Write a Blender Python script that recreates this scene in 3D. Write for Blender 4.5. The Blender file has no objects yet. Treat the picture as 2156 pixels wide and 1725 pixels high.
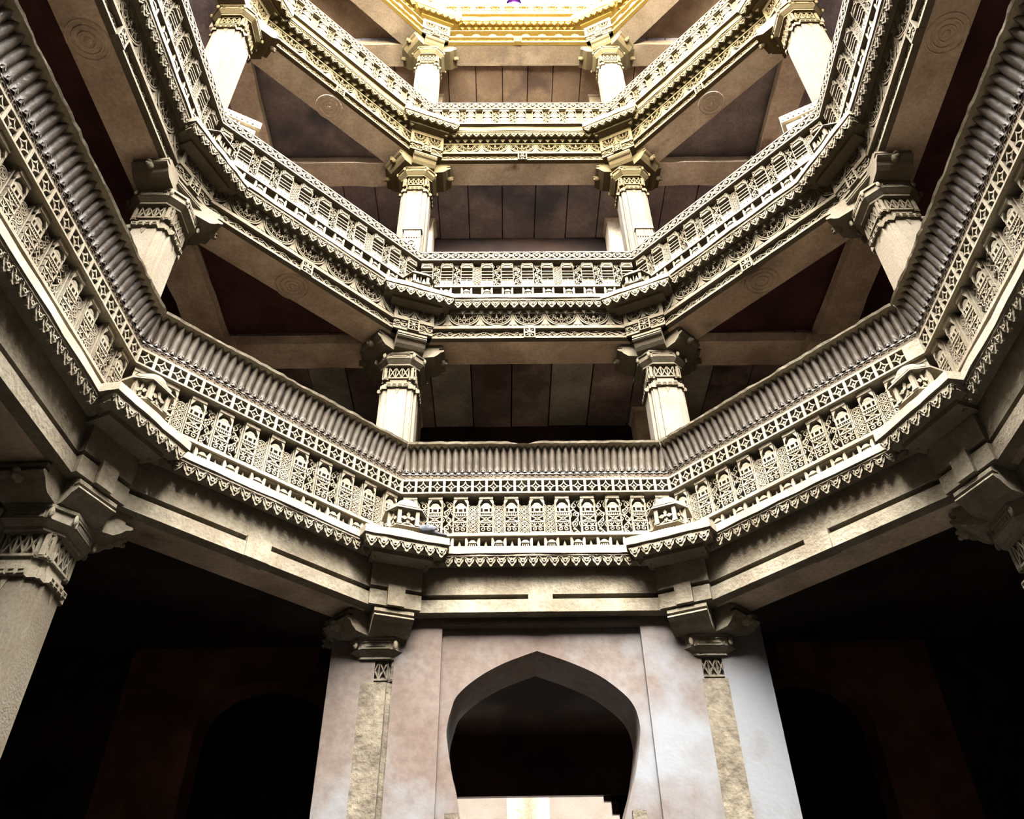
import bpy, math, random
from math import sin, cos, pi, radians, atan2, hypot, sqrt
from mathutils import Matrix, Vector
random.seed(7)
sc = bpy.context.scene
COL = sc.collection
U = 3.0                                     # metres per building unit
def Z(z): return 1.6 + U * z                # eye height is z = 0

# ---------------------------------------------------------------- camera, sky, exposure
cam_d = bpy.data.cameras.new('camera'); cam = bpy.data.objects.new('camera', cam_d); COL.objects.link(cam)
cam_d.sensor_fit = 'HORIZONTAL'; cam_d.sensor_width = 36.0
cam_d.lens = 36.0 * 1761.857 / 2156.0
cam_d.clip_start = 0.05; cam_d.clip_end = 500
yaw, pitch, roll = 0.018033, 0.707706, -0.019152
fwd = Vector((sin(yaw) * cos(pitch), cos(yaw) * cos(pitch), sin(pitch)))
rgt = Vector((cos(yaw), -sin(yaw), 0)); upv = rgt.cross(fwd)
r2 = cos(roll) * rgt + sin(roll) * upv; u2 = -sin(roll) * rgt + cos(roll) * upv
M = Matrix((r2, u2, -fwd)).transposed().to_4x4()
M.translation = Vector((-0.060388 * U, -1.121789 * U, 1.6))
cam.matrix_world = M
sc.camera = cam
w = bpy.data.worlds.new('sky'); sc.world = w; w.use_nodes = True
bg = w.node_tree.nodes['Background']
bg.inputs[0].default_value = (1.0, 0.97, 0.92, 1); bg.inputs[1].default_value = 170.0
vs = sc.view_settings
vs.view_transform = 'Standard'; vs.look = 'None'; vs.gamma = 1.0; vs.exposure = 0.0
vs.use_curve_mapping = False

# ---------------------------------------------------------------- materials
def mat(name, c1, c2, c3=None, k=1.0, scale=3.0, bump=0.3, rough=0.9, fine=60.0, pos=(0.42, 0.62), stain=None, spec=0.15):
    c1 = tuple(v * k for v in c1); c2 = tuple(v * k for v in c2); c3 = tuple(v * k for v in c3) if c3 else None
    m = bpy.data.materials.new(name); m.use_nodes = True
    nt = m.node_tree; N = nt.nodes; Lk = nt.links
    b = N['Principled BSDF']; b.inputs['Roughness'].default_value = rough
    b.inputs['Specular IOR Level'].default_value = spec
    tc = N.new('ShaderNodeNewGeometry')
    n1 = N.new('ShaderNodeTexNoise'); n1.inputs['Scale'].default_value = scale; n1.inputs['Detail'].default_value = 6; n1.inputs['Roughness'].default_value = 0.65
    n2 = N.new('ShaderNodeTexNoise'); n2.inputs['Scale'].default_value = fine; n2.inputs['Detail'].default_value = 3
    Lk.new(tc.outputs['Position'], n1.inputs['Vector']); Lk.new(tc.outputs['Position'], n2.inputs['Vector'])
    cr = N.new('ShaderNodeValToRGB'); e = cr.color_ramp.elements
    e[0].position = pos[0]; e[0].color = (*c1, 1); e[1].position = pos[1]; e[1].color = (*c2, 1)
    if c3:
        k = cr.color_ramp.elements.new(min(0.98, pos[1] + 0.1)); k.color = (*c3, 1)
    Lk.new(n1.outputs['Fac'], cr.inputs['Fac'])
    mx = N.new('ShaderNodeMix'); mx.data_type = 'RGBA'; mx.blend_type = 'MULTIPLY'; mx.inputs[0].default_value = 0.55
    c2r = N.new('ShaderNodeValToRGB'); f = c2r.color_ramp.elements
    f[0].position = 0.3; f[0].color = (0.62, 0.59, 0.55, 1); f[1].position = 0.62; f[1].color = (1, 1, 1, 1)
    Lk.new(n2.outputs['Fac'], c2r.inputs['Fac'])
    Lk.new(cr.outputs['Color'], mx.inputs[6]); Lk.new(c2r.outputs['Color'], mx.inputs[7])
    out = mx.outputs[2]
    if stain:
        col, sc_, lo, hi = stain
        n3 = N.new('ShaderNodeTexNoise'); n3.inputs['Scale'].default_value = sc_; n3.inputs['Detail'].default_value = 8; n3.inputs['Roughness'].default_value = 0.6
        Lk.new(tc.outputs['Position'], n3.inputs['Vector'])
        r3 = N.new('ShaderNodeValToRGB'); r3.color_ramp.elements[0].position = lo; r3.color_ramp.elements[1].position = hi
        Lk.new(n3.outputs['Fac'], r3.inputs['Fac'])
        m3 = N.new('ShaderNodeMix'); m3.data_type = 'RGBA'
        Lk.new(r3.outputs['Color'], m3.inputs[0]); Lk.new(out, m3.inputs[6]); m3.inputs[7].default_value = (*col, 1)
        out = m3.outputs[2]
    Lk.new(out, b.inputs['Base Color'])
    bp = N.new('ShaderNodeBump'); bp.inputs['Strength'].default_value = bump; bp.inputs['Distance'].default_value = 0.02
    Lk.new(n2.outputs['Fac'], bp.inputs['Height']); Lk.new(bp.outputs['Normal'], b.inputs['Normal'])
    return m
T1M = mat('grey_cream_sandstone', (0.52, 0.43, 0.3), (0.7, 0.62, 0.46), (0.78, 0.71, 0.55), 0.230, 2.5, .25)
T1B = mat('pitted_cream_sandstone', (0.44, 0.36, 0.25), (0.68, 0.6, 0.44), (0.74, 0.66, 0.51), 0.224, 3.0, .45, fine=34)
PET = mat('weathered_brown_sandstone', (0.27, 0.2, 0.135), (0.42, 0.335, 0.235), (0.56, 0.47, 0.35), 0.157, 3.5, .2, fine=40, rough=.5, spec=.45)
BAND = mat('brown_carved_band_stone', (.27, .20, .135), (.42, .335, .235), (.56, .47, .35), .17, 3.5, .2, fine=40)
T2M = mat('dimmed_cream_sandstone', (0.58, 0.46, 0.29), (0.74, 0.62, 0.42), (0.82, 0.71, 0.51), 0.096, 2.5, .2)  # second tier stone, darkened to offset the stronger light up there
T3M = mat('glow_yellow_sandstone', (0.74, 0.51, 0.175), (0.82, 0.61, 0.225), (0.86, 0.67, 0.29), 0.054, 2.5, .2)  # yellow paints warm glow into the stone; darkened against the stronger light
T4M = mat('glow_gold_sandstone', (0.78, 0.46, 0.045), (0.86, 0.55, 0.075), (0.9, 0.62, 0.12), 0.112, 2.5, .2)  # gold paints the warm glow at the rim into the stone colour
PILU = mat('dimmed_pillar_sandstone', (0.62, 0.48, 0.3), (0.76, 0.63, 0.43), (0.8, 0.7, 0.52), 0.049, 1.8, .2)  # upper copy of the pillar stone, darkened to offset stronger light
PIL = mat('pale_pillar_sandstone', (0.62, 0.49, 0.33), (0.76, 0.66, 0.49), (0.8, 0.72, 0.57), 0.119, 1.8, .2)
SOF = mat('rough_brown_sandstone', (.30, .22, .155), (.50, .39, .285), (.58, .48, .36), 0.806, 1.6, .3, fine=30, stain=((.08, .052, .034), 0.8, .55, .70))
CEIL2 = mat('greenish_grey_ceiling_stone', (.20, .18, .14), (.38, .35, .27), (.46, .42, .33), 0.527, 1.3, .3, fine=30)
CEIL = mat('shade_dark_ceiling_stone', (.14, .10, .085), (.30, .22, .185), (.40, .32, .27), 0.527, 1.3, .3, fine=30, stain=((.035, .022, .018), 1.0, .54, .68))  # dark tone paints in the gallery shade; blotches fall at random
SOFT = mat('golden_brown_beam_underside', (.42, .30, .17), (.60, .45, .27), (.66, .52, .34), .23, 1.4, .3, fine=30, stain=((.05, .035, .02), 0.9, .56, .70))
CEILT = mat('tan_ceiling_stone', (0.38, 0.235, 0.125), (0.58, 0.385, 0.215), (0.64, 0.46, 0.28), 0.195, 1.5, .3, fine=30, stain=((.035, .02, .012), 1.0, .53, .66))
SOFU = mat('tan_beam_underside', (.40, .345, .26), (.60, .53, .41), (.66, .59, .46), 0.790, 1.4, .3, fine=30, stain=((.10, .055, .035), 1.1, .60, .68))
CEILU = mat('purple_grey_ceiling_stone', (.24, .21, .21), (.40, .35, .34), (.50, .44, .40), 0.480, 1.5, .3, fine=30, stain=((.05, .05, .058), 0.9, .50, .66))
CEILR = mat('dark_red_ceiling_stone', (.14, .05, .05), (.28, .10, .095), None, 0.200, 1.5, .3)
DARK = mat('shade_black_wall', (.016, .010, .008), (.042, .022, .015), None, 0.500, 1.2, .3)  # near-black colour paints in the shade of galleries, chambers and passage
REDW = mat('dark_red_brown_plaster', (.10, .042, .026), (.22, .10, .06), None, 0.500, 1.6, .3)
PLAS = mat('pink_lime_plaster', (.60, .44, .36), (.74, .61, .53), (.80, .72, .66), 0.112, 1.4, .12, fine=18, stain=((.098, .102, .108), 0.8, .47, .62))
STRIP = mat('rough_exposed_stone', (.26, .21, .15), (.50, .43, .31), (.62, .54, .40), 0.202, 5.0, .8, fine=26)
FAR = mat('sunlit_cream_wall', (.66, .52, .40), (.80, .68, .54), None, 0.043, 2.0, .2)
FLR = mat('dark_wet_floor', (.02, .02, .018), (.05, .045, .04), None, 1, 1.0, .2)
FEA = mat('slate_feathers', (.05, .055, .07), (.16, .17, .2), (.4, .4, .42), 0.400, 14, .2)
WFEA = mat('grey_feathers', (.2, .2, .22), (.35, .35, .38), None, 0.168, 14, .2)
SHIRT = mat('purple_cloth', (.20, .05, .22), (.30, .08, .33), None, 1, 9, .1)
CLOTH2 = mat('blue_cloth', (.06, .10, .45), (.10, .16, .60), None, 1, 9, .1)
SKIN = mat('brown_skin', (.30, .17, .10), (.36, .21, .13), None, 1, 9, .05)
HAIR = mat('black_hair', (.01, .01, .01), (.02, .02, .02), None, 1, 20, .3)

# ---------------------------------------------------------------- mesh kit
class MB:
    def __init__(s): s.v = []; s.f = []
    def add(s, vs, fs):
        n = len(s.v); s.v += [tuple(p) for p in vs]; s.f += [tuple(i + n for i in f) for f in fs]; return s
    def hexa(s, p):     # 0-3 front (x0z0,x1z0,x1z1,x0z1), 4-7 back
        return s.add(p, [(0, 1, 2, 3), (5, 4, 7, 6), (4, 0, 3, 7), (1, 5, 6, 2), (3, 2, 6, 7), (4, 5, 1, 0)])
    def box(s, x0, x1, y0, y1, z0, z1):
        return s.hexa([(x0, y0, z0), (x1, y0, z0), (x1, y0, z1), (x0, y0, z1), (x0, y1, z0), (x1, y1, z0), (x1, y1, z1), (x0, y1, z1)])
    def prism(s, poly, y0, y1):        # poly in (x,z), extruded in depth
        n = len(poly)
        return s.add([(x, y0, z) for x, z in poly] + [(x, y1, z) for x, z in poly],
                     [tuple(range(n))] + [(i, i + n, (i + 1) % n + n, (i + 1) % n) for i in range(n)] + [tuple(range(2 * n - 1, n - 1, -1))])
    def vprism(s, poly, z0, z1, poly2=None):       # poly in (x,y), extruded in height
        n = len(poly); q = poly2 or poly
        return s.add([(x, y, z0) for x, y in poly] + [(x, y, z1) for x, y in q],
                     [tuple(range(n - 1, -1, -1))] + [(i, (i + 1) % n, (i + 1) % n + n, i + n) for i in range(n)] + [tuple(range(n, 2 * n))])
    def xprism(s, prof, x0, x1, sx0=None, sx1=None):   # prof in (y,z), extruded along x; optional end mitres given by functions of y
        n = len(prof)
        a = [((sx0(y) if sx0 else x0), y, z) for y, z in prof]; b = [((sx1(y) if sx1 else x1), y, z) for y, z in prof]
        return s.add(a + b, [tuple(range(n - 1, -1, -1))] + [(i, (i + 1) % n, (i + 1) % n + n, i + n) for i in range(n)] + [tuple(range(n, 2 * n))])
    def ribbon(s, pts, wd, y0, y1, closed=False):  # raised line work: pts in (x,z)
        n = len(pts); L = []; R = []
        for i in range(n):
            if closed: a = pts[i - 1]; c = pts[(i + 1) % n]
            else: a = pts[max(i - 1, 0)]; c = pts[min(i + 1, n - 1)]
            dx, dz = c[0] - a[0], c[1] - a[1]; d = hypot(dx, dz) or 1
            ww = wd[i] if isinstance(wd, (list, tuple)) else wd
            nx, nz = -dz / d * ww / 2, dx / d * ww / 2
            L.append((pts[i][0] + nx, pts[i][1] + nz)); R.append((pts[i][0] - nx, pts[i][1] - nz))
        vs = [(x, y0, z) for x, z in L] + [(x, y0, z) for x, z in R] + [(x, y1, z) for x, z in L] + [(x, y1, z) for x, z in R]
        fs = []
        for i in range(n if closed else n - 1):
            j = (i + 1) % n
            fs += [(i, j, j + n, i + n), (i, i + 2 * n, j + 2 * n, j), (i + n, j + n, j + 3 * n, i + 3 * n)]
        return s.add(vs, fs)
    def circle(s, cx, cz, r, wd, y0, y1, n=12, rz=None):
        return s.ribbon([(cx + r * cos(2 * pi * i / n), cz + (rz or r) * sin(2 * pi * i / n)) for i in range(n)], wd, y0, y1, True)
    def disc(s, cx, cz, r, y0, y1, n=8):
        return s.prism([(cx + r * cos(2 * pi * i / n), cz + r * sin(2 * pi * i / n)) for i in range(n)], y0, y1)
    def lathe(s, prof, n=12, c=(0, 0), a0=0, a1=2 * pi):
        m = len(prof); full = abs(a1 - a0 - 2 * pi) < 1e-6; k = n if full else n + 1
        vs = [(c[0] + r * cos(a0 + (a1 - a0) * i / n), c[1] + r * sin(a0 + (a1 - a0) * i / n), z) for i in range(k) for r, z in prof]
        fs = []
        for i in range(n):
            j = (i + 1) % k
            for q in range(m - 1): fs.append((i * m + q, j * m + q, j * m + q + 1, i * m + q + 1))
        return s.add(vs, fs)
    def ball(s, c, r, n=8, m=5):
        rx, ry, rz = r if isinstance(r, (tuple, list)) else (r, r, r)
        vs = [(c[0] + rx * sin(pi * j / m) * cos(2 * pi * i / n), c[1] + ry * sin(pi * j / m) * sin(2 * pi * i / n), c[2] + rz * cos(pi * j / m)) for i in range(n) for j in range(m + 1)]
        return s.add(vs, [(i * (m + 1) + j, ((i + 1) % n) * (m + 1) + j, ((i + 1) % n) * (m + 1) + j + 1, i * (m + 1) + j + 1) for i in range(n) for j in range(m)])
    def tf(s, M4):
        s.v = [tuple(M4 @ Vector(p)) for p in s.v]; return s
    def merge(s, o, M4=None):
        return s.add([(M4 @ Vector(p)) if M4 else p for p in o.v], o.f)
    def mesh(s, name, m=None):
        me = bpy.data.meshes.new(name); me.from_pydata(s.v, [], s.f); me.update()
        if m: me.materials.append(m)
        return me
def smooth(me):
    me.polygons.foreach_set('use_smooth', [True] * len(me.polygons)); return me

def thing(name, label, cat, loc=(0, 0, 0), rz=0, group=None):
    o = bpy.data.objects.new(name, None); o.empty_display_size = 0.1; COL.objects.link(o)
    o.location = loc; o.rotation_euler = (0, 0, rz); o['label'] = label; o['category'] = cat; o['kind'] = 'thing'
    if group: o['group'] = group
    return o
def part(name, me, parent, loc=(0, 0, 0), rz=0, scale=None, label=None, kind=None):
    o = bpy.data.objects.new(name, me); COL.objects.link(o); o.parent = parent
    o.location = loc; o.rotation_euler = (0, 0, rz)
    if scale: o.scale = scale
    if label: o['label'] = label
    if kind: o['kind'] = kind
    return o
def struct(name, me, loc=(0, 0, 0), rz=0):
    o = bpy.data.objects.new(name, me); COL.objects.link(o); o.location = loc; o.rotation_euler = (0, 0, rz); o['kind'] = 'structure'
    return o
_cache = {}
def shared(key, m, fn):
    k = (key, m.name)
    if k not in _cache: _cache[k] = fn().mesh(key, m)
    return _cache[k]

# ---------------------------------------------------------------- the plan: an irregular octagon
CV = {'L2': (-1.0235, -.50), 'L': (-.9805, .411), 'FL': (-.367, 1.0), 'FR': (.461, 1.0), 'R': (1.0195, .395), 'R2': (.976, -.51),
      'BL': (-.461, -1.0), 'BR': (.367, -1.0)}
class Bay:
    def __init__(s, a, b, word):
        s.word = word; (x0, y0), (x1, y1) = CV[a], CV[b]
        L = hypot(x1 - x0, y1 - y0); tx, ty = (x1 - x0) / L, (y1 - y0) / L
        s.ang = atan2(ty, tx); s.n = (-ty, tx); s.t = (tx, ty)
        s.k = x0 * -ty + y0 * tx; s.m = ((x0 + x1) * tx + (y0 + y1) * ty) / 2; s.h = L / 2
        s.ends = (a, b)
    def X(s, a, e, a0): return U * (a * (s.m + e * s.h) - a0 * s.m)          # local x of corner e=-1/+1
    def Y(s, a, a0): return U * s.k * (a - a0)
    def origin(s, a0, z):
        return (U * a0 * (s.m * s.t[0] + s.k * s.n[0]), U * a0 * (s.m * s.t[1] + s.k * s.n[1]), Z(z))
FRONT = Bay('FL', 'FR', 'front'); LD = Bay('L', 'FL', 'left diagonal'); RD = Bay('FR', 'R', 'right diagonal')
LS = Bay('L2', 'L', 'left side'); RS = Bay('R', 'R2', 'right side')
class Corner:
    def __init__(s, k, word):
        s.k = k; s.word = word; s.c = CV[k]; s.r = hypot(*s.c); s.ang = atan2(-s.c[0], s.c[1])
    def at(s, a, z=0): return (U * a * s.c[0], U * a * s.c[1], Z(z))
CO = {k: Corner(k, w_) for k, w_ in (('FL', 'front left'), ('FR', 'front right'), ('L', 'far left'), ('R', 'far right'))}
def mbox(mb, bay, a0, af, ab, z0, z1, zb, inset=0.0):     # bar along a bay with mitred ends
    x = lambda a, e: bay.X(a, e, a0) - e * inset
    yf, yb = bay.Y(af, a0), bay.Y(ab, a0); lo, hi = U * (z0 - zb), U * (z1 - zb)
    return mb.hexa([(x(af, -1), yf, lo), (x(af, 1), yf, lo), (x(af, 1), yf, hi), (x(af, -1), yf, hi),
                    (x(ab, -1), yb, lo), (x(ab, 1), yb, lo), (x(ab, 1), yb, hi), (x(ab, -1), yb, hi)])

# ---------------------------------------------------------------- carved patterns (origin: bottom centre, face at y<0)
def scroll_pts(cx, cz, r, turns, sgn, a0, n=10):
    return [(cx + r * (1 - .75 * i / n) * cos(a0 + sgn * 2 * pi * turns * i / n), cz + r * (1 - .75 * i / n) * sin(a0 + sgn * 2 * pi * turns * i / n)) for i in range(n + 1)]
def p_shrine():                      # tier 1 shrine panel, .128 x .44
    mb = MB(); w, h = .128, .44; hw = w / 2; F = -.05; B = 0.0
    mb.box(-hw, -hw + .008, F, B, 0, h * .80); mb.box(hw - .008, hw, F, B, 0, h * .80)
    mb.box(-hw, hw, F - .004, B, 0, .05)
    for s_ in (-1, 1):
        mb.ribbon(scroll_pts(s_ * .028, .082, .022, 1.2, s_, pi / 2), .008, F, B)
        mb.ribbon([(s_ * .005, .145), (s_ * .028, .112), (s_ * .053, .145)], .010, F, B); mb.box(s_ * .028 - .003, s_ * .028 + .003, F, B, .112, .148)
    mb.box(-hw, hw, F, B, .104, .111); mb.box(-hw, hw, F - .004, B, .146, .157)
    mb.ribbon([(-.055, .157), (.055, .215)], .011, F, B); mb.ribbon([(-.055, .215), (.055, .157)], .011, F, B); mb.ribbon([(0, .168), (.02, .186), (0, .204), (-.02, .186)], .007, F - .003, B, True)
    mb.box(-hw, hw, F - .004, B, .215, .224)
    for i in range(7): mb.box(-.052 + i * .0173 - .004, -.052 + i * .0173 + .004, F, B, .224, .247)
    mb.box(-hw, hw, F - .004, B, .247, .258)
    for x in (-.055, -.026, .026, .055): mb.box(x - .005, x + .005, F, B, .258, .30)
    mb.ribbon([(-.02, .263), (.02, .263), (.02, .296), (-.02, .296)], .007, F, B, True)
    mb.box(-.062, .062, F, B, .30, .309); mb.box(-.052, .052, F + .004, B, .309, .322); mb.box(-.042, .042, F + .006, B, .325, .336)
    mb.prism([(.032 * cos(pi * i / 8), .338 + .022 * sin(pi * i / 8)) for i in range(9)], F + .006, B)
    for s_ in (-1, 1): mb.prism([(s_ * hw, .330), (s_ * hw, .395), (s_ * .028, .395)][::s_], F - .004, B)
    mb.box(-hw, hw, F - .01, B, .395, h)
    return mb
def p_rings():                       # scroll panel of stacked rings, .105 x .44
    mb = MB(); F = -.022; B = 0.0
    for s_ in (-1, 1): mb.box(s_ * .049 - .004, s_ * .049 + .004, F - .012, B, 0, .40)
    z = .045
    for i in range(4):
        mb.circle(0, z, .041, .008, F, B, 14); mb.circle(0, z, .028, .006, F, B, 12)
        for q in range(4): mb.ribbon([(0, z), (.022 * cos(q * pi / 2 + .78), z + .022 * sin(q * pi / 2 + .78))], .012, F, B)
        for s_ in (-1, 1): mb.ribbon([(s_ * .046, z + .030), (s_ * .032, z + .044), (s_ * .046, z + .058)], .007, F, B)
        z += .088
    mb.disc(0, -.012, .018, F - .02, B, 8)
    return mb
def p_vine(seed=1, w=.105, h=.40, n=5):          # scroll panel of running vine
    mb = MB(); F = -.022; B = 0.0; rnd = random.Random(seed); hw = w / 2
    for s_ in (-1, 1): mb.box(s_ * (hw - .004) - .004, s_ * (hw - .004) + .004, F - .012, B, 0, h)
    st = h / n
    mb.ribbon([(hw * .55 * sin(i * pi / 4 + .3), h * i / (n * 4)) for i in range(n * 4 + 1)], .008, F, B)
    for i in range(n):
        s_ = 1 if i % 2 else -1; zc = st * (i + .5)
        mb.ribbon(scroll_pts(s_ * hw * -.25, zc, hw * .62, 1.4, s_, rnd.uniform(0, 6), 11), .0075, F, B)
        for q in range(3):
            a = rnd.uniform(0, 6.28); mb.ribbon([(s_ * hw * .45, zc + st * .45), (s_ * hw * .45 + .022 * cos(a), zc + st * .45 + .022 * sin(a))], .010, F, B)
        mb.ribbon([(s_ * hw * .8, zc - st * .3), (s_ * hw * .55, zc), (s_ * hw * .8, zc + st * .3)], .007, F, B)
    mb.disc(0, -.010, .016, F - .02, B, 8)
    return mb
def p_louver():                      # tier 2 panel: plain base, fillets, three louvre mouldings, carved cap; .13 x .42
    mb = MB(); hw = .066; F = -.045
    mb.box(-hw, hw, -.01, .03, 0, .42)
    mb.box(-hw, hw, F, 0, 0, .085)
    for x in (-.02, .02): mb.disc(x, .05, .006, F - .006, 0, 6)
    for z in (.095, .115): mb.box(-hw, -.006, F + .008, 0, z, z + .011); mb.box(.006, hw, F + .008, 0, z, z + .011)
    mb.box(-.006, .006, F + .004, 0, .085, .135)
    for z in (.140, .195, .250): mb.xprism([(F - .006, z), (F - .006, z + .012), (F + .02, z + .036), (0, z + .036), (0, z)], -hw, hw)
    mb.box(-hw, hw, F - .016, 0, .31, .40)
    mb.box(-.04, .04, F - .026, F - .016, .348, .36)
    for s_ in (-1, 1): mb.ribbon([(s_ * .055, .322), (s_ * .036, .354), (s_ * .055, .386)], .010, F - .026, F - .016)
    mb.box(-hw, hw, F - .012, 0, .40, .42)
    return mb
def p_dome():                        # tier 3 and top tier panel: little domed shrine
    mb = MB(); hw = .07; F = -.05
    mb.box(-hw, hw, -.01, .03, 0, .40)
    mb.box(-hw, hw, F, 0, 0, .07)
    for x in (-.045, -.015, .015, .045): mb.box(x - .009, x + .009, F, 0, .07, .092)
    mb.prism([(-hw, .092), (hw, .092), (hw, .135), (.05, .165), (-.05, .165), (-hw, .135)], F, 0)
    mb.box(-.03, .03, F, 0, .165, .19)
    mb.box(-hw, hw, F - .006, 0, .19, .215)
    mb.prism([(-hw, .215), (hw, .215), (.055, .25), (.035, .285), (-.035, .285), (-.055, .25)], F, 0)
    mb.disc(0, .295, .022, F - .004, 0, 8)
    mb.ribbon([(-hw + .006, .23), (-.02, .325), (.02, .325), (hw - .006, .23)], .012, F - .01, 0)
    mb.box(-hw, hw, F - .014, 0, .335, .40)
    return mb
def p_star():                        # lattice tile, unit .1355 x .156
    mb = MB(); w, h = .1355, .156; hw, hh = w / 2, h / 2; F = 0.0; B = .06
    mb.box(-hw, -hw + .012, F, B, 0, h); mb.box(hw - .012, hw, F, B, 0, h)
    mb.box(-hw + .012, hw - .012, F, B, 0, .016); mb.box(-hw + .012, hw - .012, F, B, h - .016, h)
    iw, ih = hw - .012, hh - .016
    for sx in (-1, 1):
        for sz in (-1, 1):
            mb.ribbon([(sx * iw * (1 - cos(t)), hh + sz * ih * (1 - sin(t))) for t in [i * pi / 12 for i in range(7)]], .009, F + .004, B)
    for q in range(4):
        a = q * pi / 2
        mb.prism([(0, hh), (.026 * cos(a - .45), hh + .026 * sin(a - .45)), (.043 * cos(a), hh + .043 * sin(a)), (.026 * cos(a + .45), hh + .026 * sin(a + .45))], F + .022, B)
    mb.disc(0, hh, .010, F + .012, B, 8)
    return mb
def p_petal():                       # one leaf of the seat back; width .068, profile leaning over the void
    mb = MB(); prof = [(0, 0, 1), (-.004, .03, 1), (-.018, .075, 1), (-.036, .12, 1), (-.055, .17, .95), (-.078, .215, .62), (-.094, .245, .05)]
    cs = [(-1, .032), (-.96, .006), (-.5, -.006), (0, -.016), (.5, -.006), (.96, .006), (1, .032)]; vs_ = []
    for y, z, k in prof:
        for cx, cy in cs: vs_.append((cx * .0335 * k, y + cy * (0.35 + .65 * k) + (0.004 if k < 1 else 0), z))
    n = len(cs); fs = [(i * n + j, i * n + j + 1, (i + 1) * n + j + 1, (i + 1) * n + j) for i in range(len(prof) - 1) for j in range(n - 1)]
    mb.add(vs_, fs)
    mb.ribbon([(-.02, .012), (0, .042), (.02, .012)], .004, -.019, -.010)
    return mb
def p_ringrail():                    # ring with boss and linking knots; unit .12 x .10
    mb = MB(); F, B = -.012, .02
    mb.circle(0, .05, .036, .010, F, B, 14, .040); mb.disc(0, .05, .016, F - .008, B, 8)
    for s_ in (-1, 1):
        mb.ribbon([(s_ * .036, .05), (s_ * .06, .05)], .012, F, B)
        mb.ribbon([(s_ * .030, .088), (s_ * .06, .058)], .008, F, B); mb.ribbon([(s_ * .030, .012), (s_ * .06, .042)], .008, F, B)
    return mb
def p_drop():                        # scalloped pendant, unit width .092, hanging down .09 from z=0
    mb = MB(); F, B = 0, .025
    pts = [(-.046, 0), (-.046, -.016), (-.041, -.022), (-.037, -.046), (-.024, -.064), (-.017, -.068), (-.013, -.084), (0, -.094), (.013, -.084), (.017, -.068), (.024, -.064), (.037, -.046), (.041, -.022), (.046, -.016), (.046, 0)]
    mb.prism(pts, F, B)
    mb.circle(0, -.044, .013, .007, F - .012, F, 10)
    for s_ in (-1, 1): mb.ribbon([(s_ * .04, -.008), (s_ * .026, -.014), (s_ * .022, -.034)], .006, F - .010, F)
    return mb
def p_arch():                        # festoon of the beam frieze; unit .318 x .21 (U-shaped hanging arc with rays)
    mb = MB(); F, B = 0, .03; W, H = .318, .205; hw = W / 2
    arc = lambda r, q: [(hw * r * sin(t), H * .98 - (H * .93) * r * cos(t)) for t in [-1.57 + 3.14 * i / q for i in range(q + 1)]]
    mb.ribbon(arc(.96, 16), .014, F, B); mb.ribbon(arc(.84, 16), .009, F, B); mb.ribbon(arc(.52, 10), .007, F, B)
    a, b = arc(.84, 14), arc(.52, 14)
    zz = [(a if i % 2 else b)[i] for i in range(15)]; mb.ribbon(zz, .009, F, B)
    zz = [(b if i % 2 else arc(.38, 14))[i] for i in range(15)]; mb.ribbon(zz, .007, F, B)
    mb.ribbon([(0, H), (0, H * .78)], .012, F, B); mb.disc(0, H * .74, .014, F, B, 6)
    for s_ in (-1, 1):
        mb.prism([(s_ * hw, H), (s_ * hw, 0.004), (s_ * hw * .62, .004), (s_ * hw * .86, H * .42)][::s_], F + .006, B)
        mb.disc(s_ * hw * .86, .035, .016, F - .004, F + .006, 8)
    return mb
def p_vband(L, h, seed):             # horizontal running vine, length L
    mb = MB(); rnd = random.Random(seed); n = max(2, int(L / (h * 1.15))); st = L / n; F, B = -.014, .012
    mb.ribbon([(st * i / 4 - L / 2, h / 2 + h * .30 * sin(i * pi / 4)) for i in range(n * 4 + 1)], .008, F, B)
    for i in range(n):
        s_ = 1 if i % 2 else -1; xc = st * (i + .5) - L / 2
        mb.ribbon(scroll_pts(xc, h / 2 - s_ * h * .1, h * .38, 1.3, s_, rnd.uniform(0, 6), 9), .008, F, B)
        mb.ribbon([(xc - st * .4, h * (.5 + .42 * s_)), (xc - st * .1, h * (.5 + .30 * s_)), (xc + st * .3, h * (.5 + .44 * s_))], .009, F, B)
    return mb
def p_key(w, h, style):              # key block with a flower in a square frame
    mb = MB(); hw = w / 2; F, B = -.02, .05
    mb.ribbon([(-hw + .01, .01), (hw - .01, .01), (hw - .01, h - .01), (-hw + .01, h - .01)], .020, F, B, True)
    mb.box(-hw + .01, hw - .01, .02, B, .01, h - .01)
    if style == 0:
        for q in range(4):
            a = q * pi / 2; mb.ribbon([(0, h / 2), (hw * .72 * cos(a), h / 2 + h * .36 * sin(a))], .022, F + .004, B)
    for q in range(8):
        a = q * pi / 4 + .39 * style; mb.ribbon([(hw * .2 * cos(a), h / 2 + h * .1 * sin(a)), (hw * .75 * cos(a), h / 2 + h * .38 * sin(a))], .010, F + .006, B)
    mb.disc(0, h / 2, .018, F - .004, B, 8)
    return mb
def p_niche():                       # tiny shrine on the slab, below the tier 1 ledge; .13 x .09
    mb = MB(); F, B = -.02, .02
    for s_ in (-1, 1): mb.prism([(s_ * .066, 0), (s_ * .066, .09), (s_ * .05, .09), (s_ * .036, .05), (s_ * .05, 0)][::s_], F, B)
    mb.box(-.036, .036, F - .008, B, 0, .008); mb.box(-.03, .03, F + .006, B, .034, .044); mb.box(-.033, .033, F - .004, B, .044, .054)
    for x in (-.026, -.009, .009, .026): mb.box(x - .004, x + .004, F, B, .008, .034)
    mb.prism([(.028 * cos(pi * i / 6), .054 + .018 * sin(pi * i / 6)) for i in range(7)], F, B)
    return mb
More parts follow.
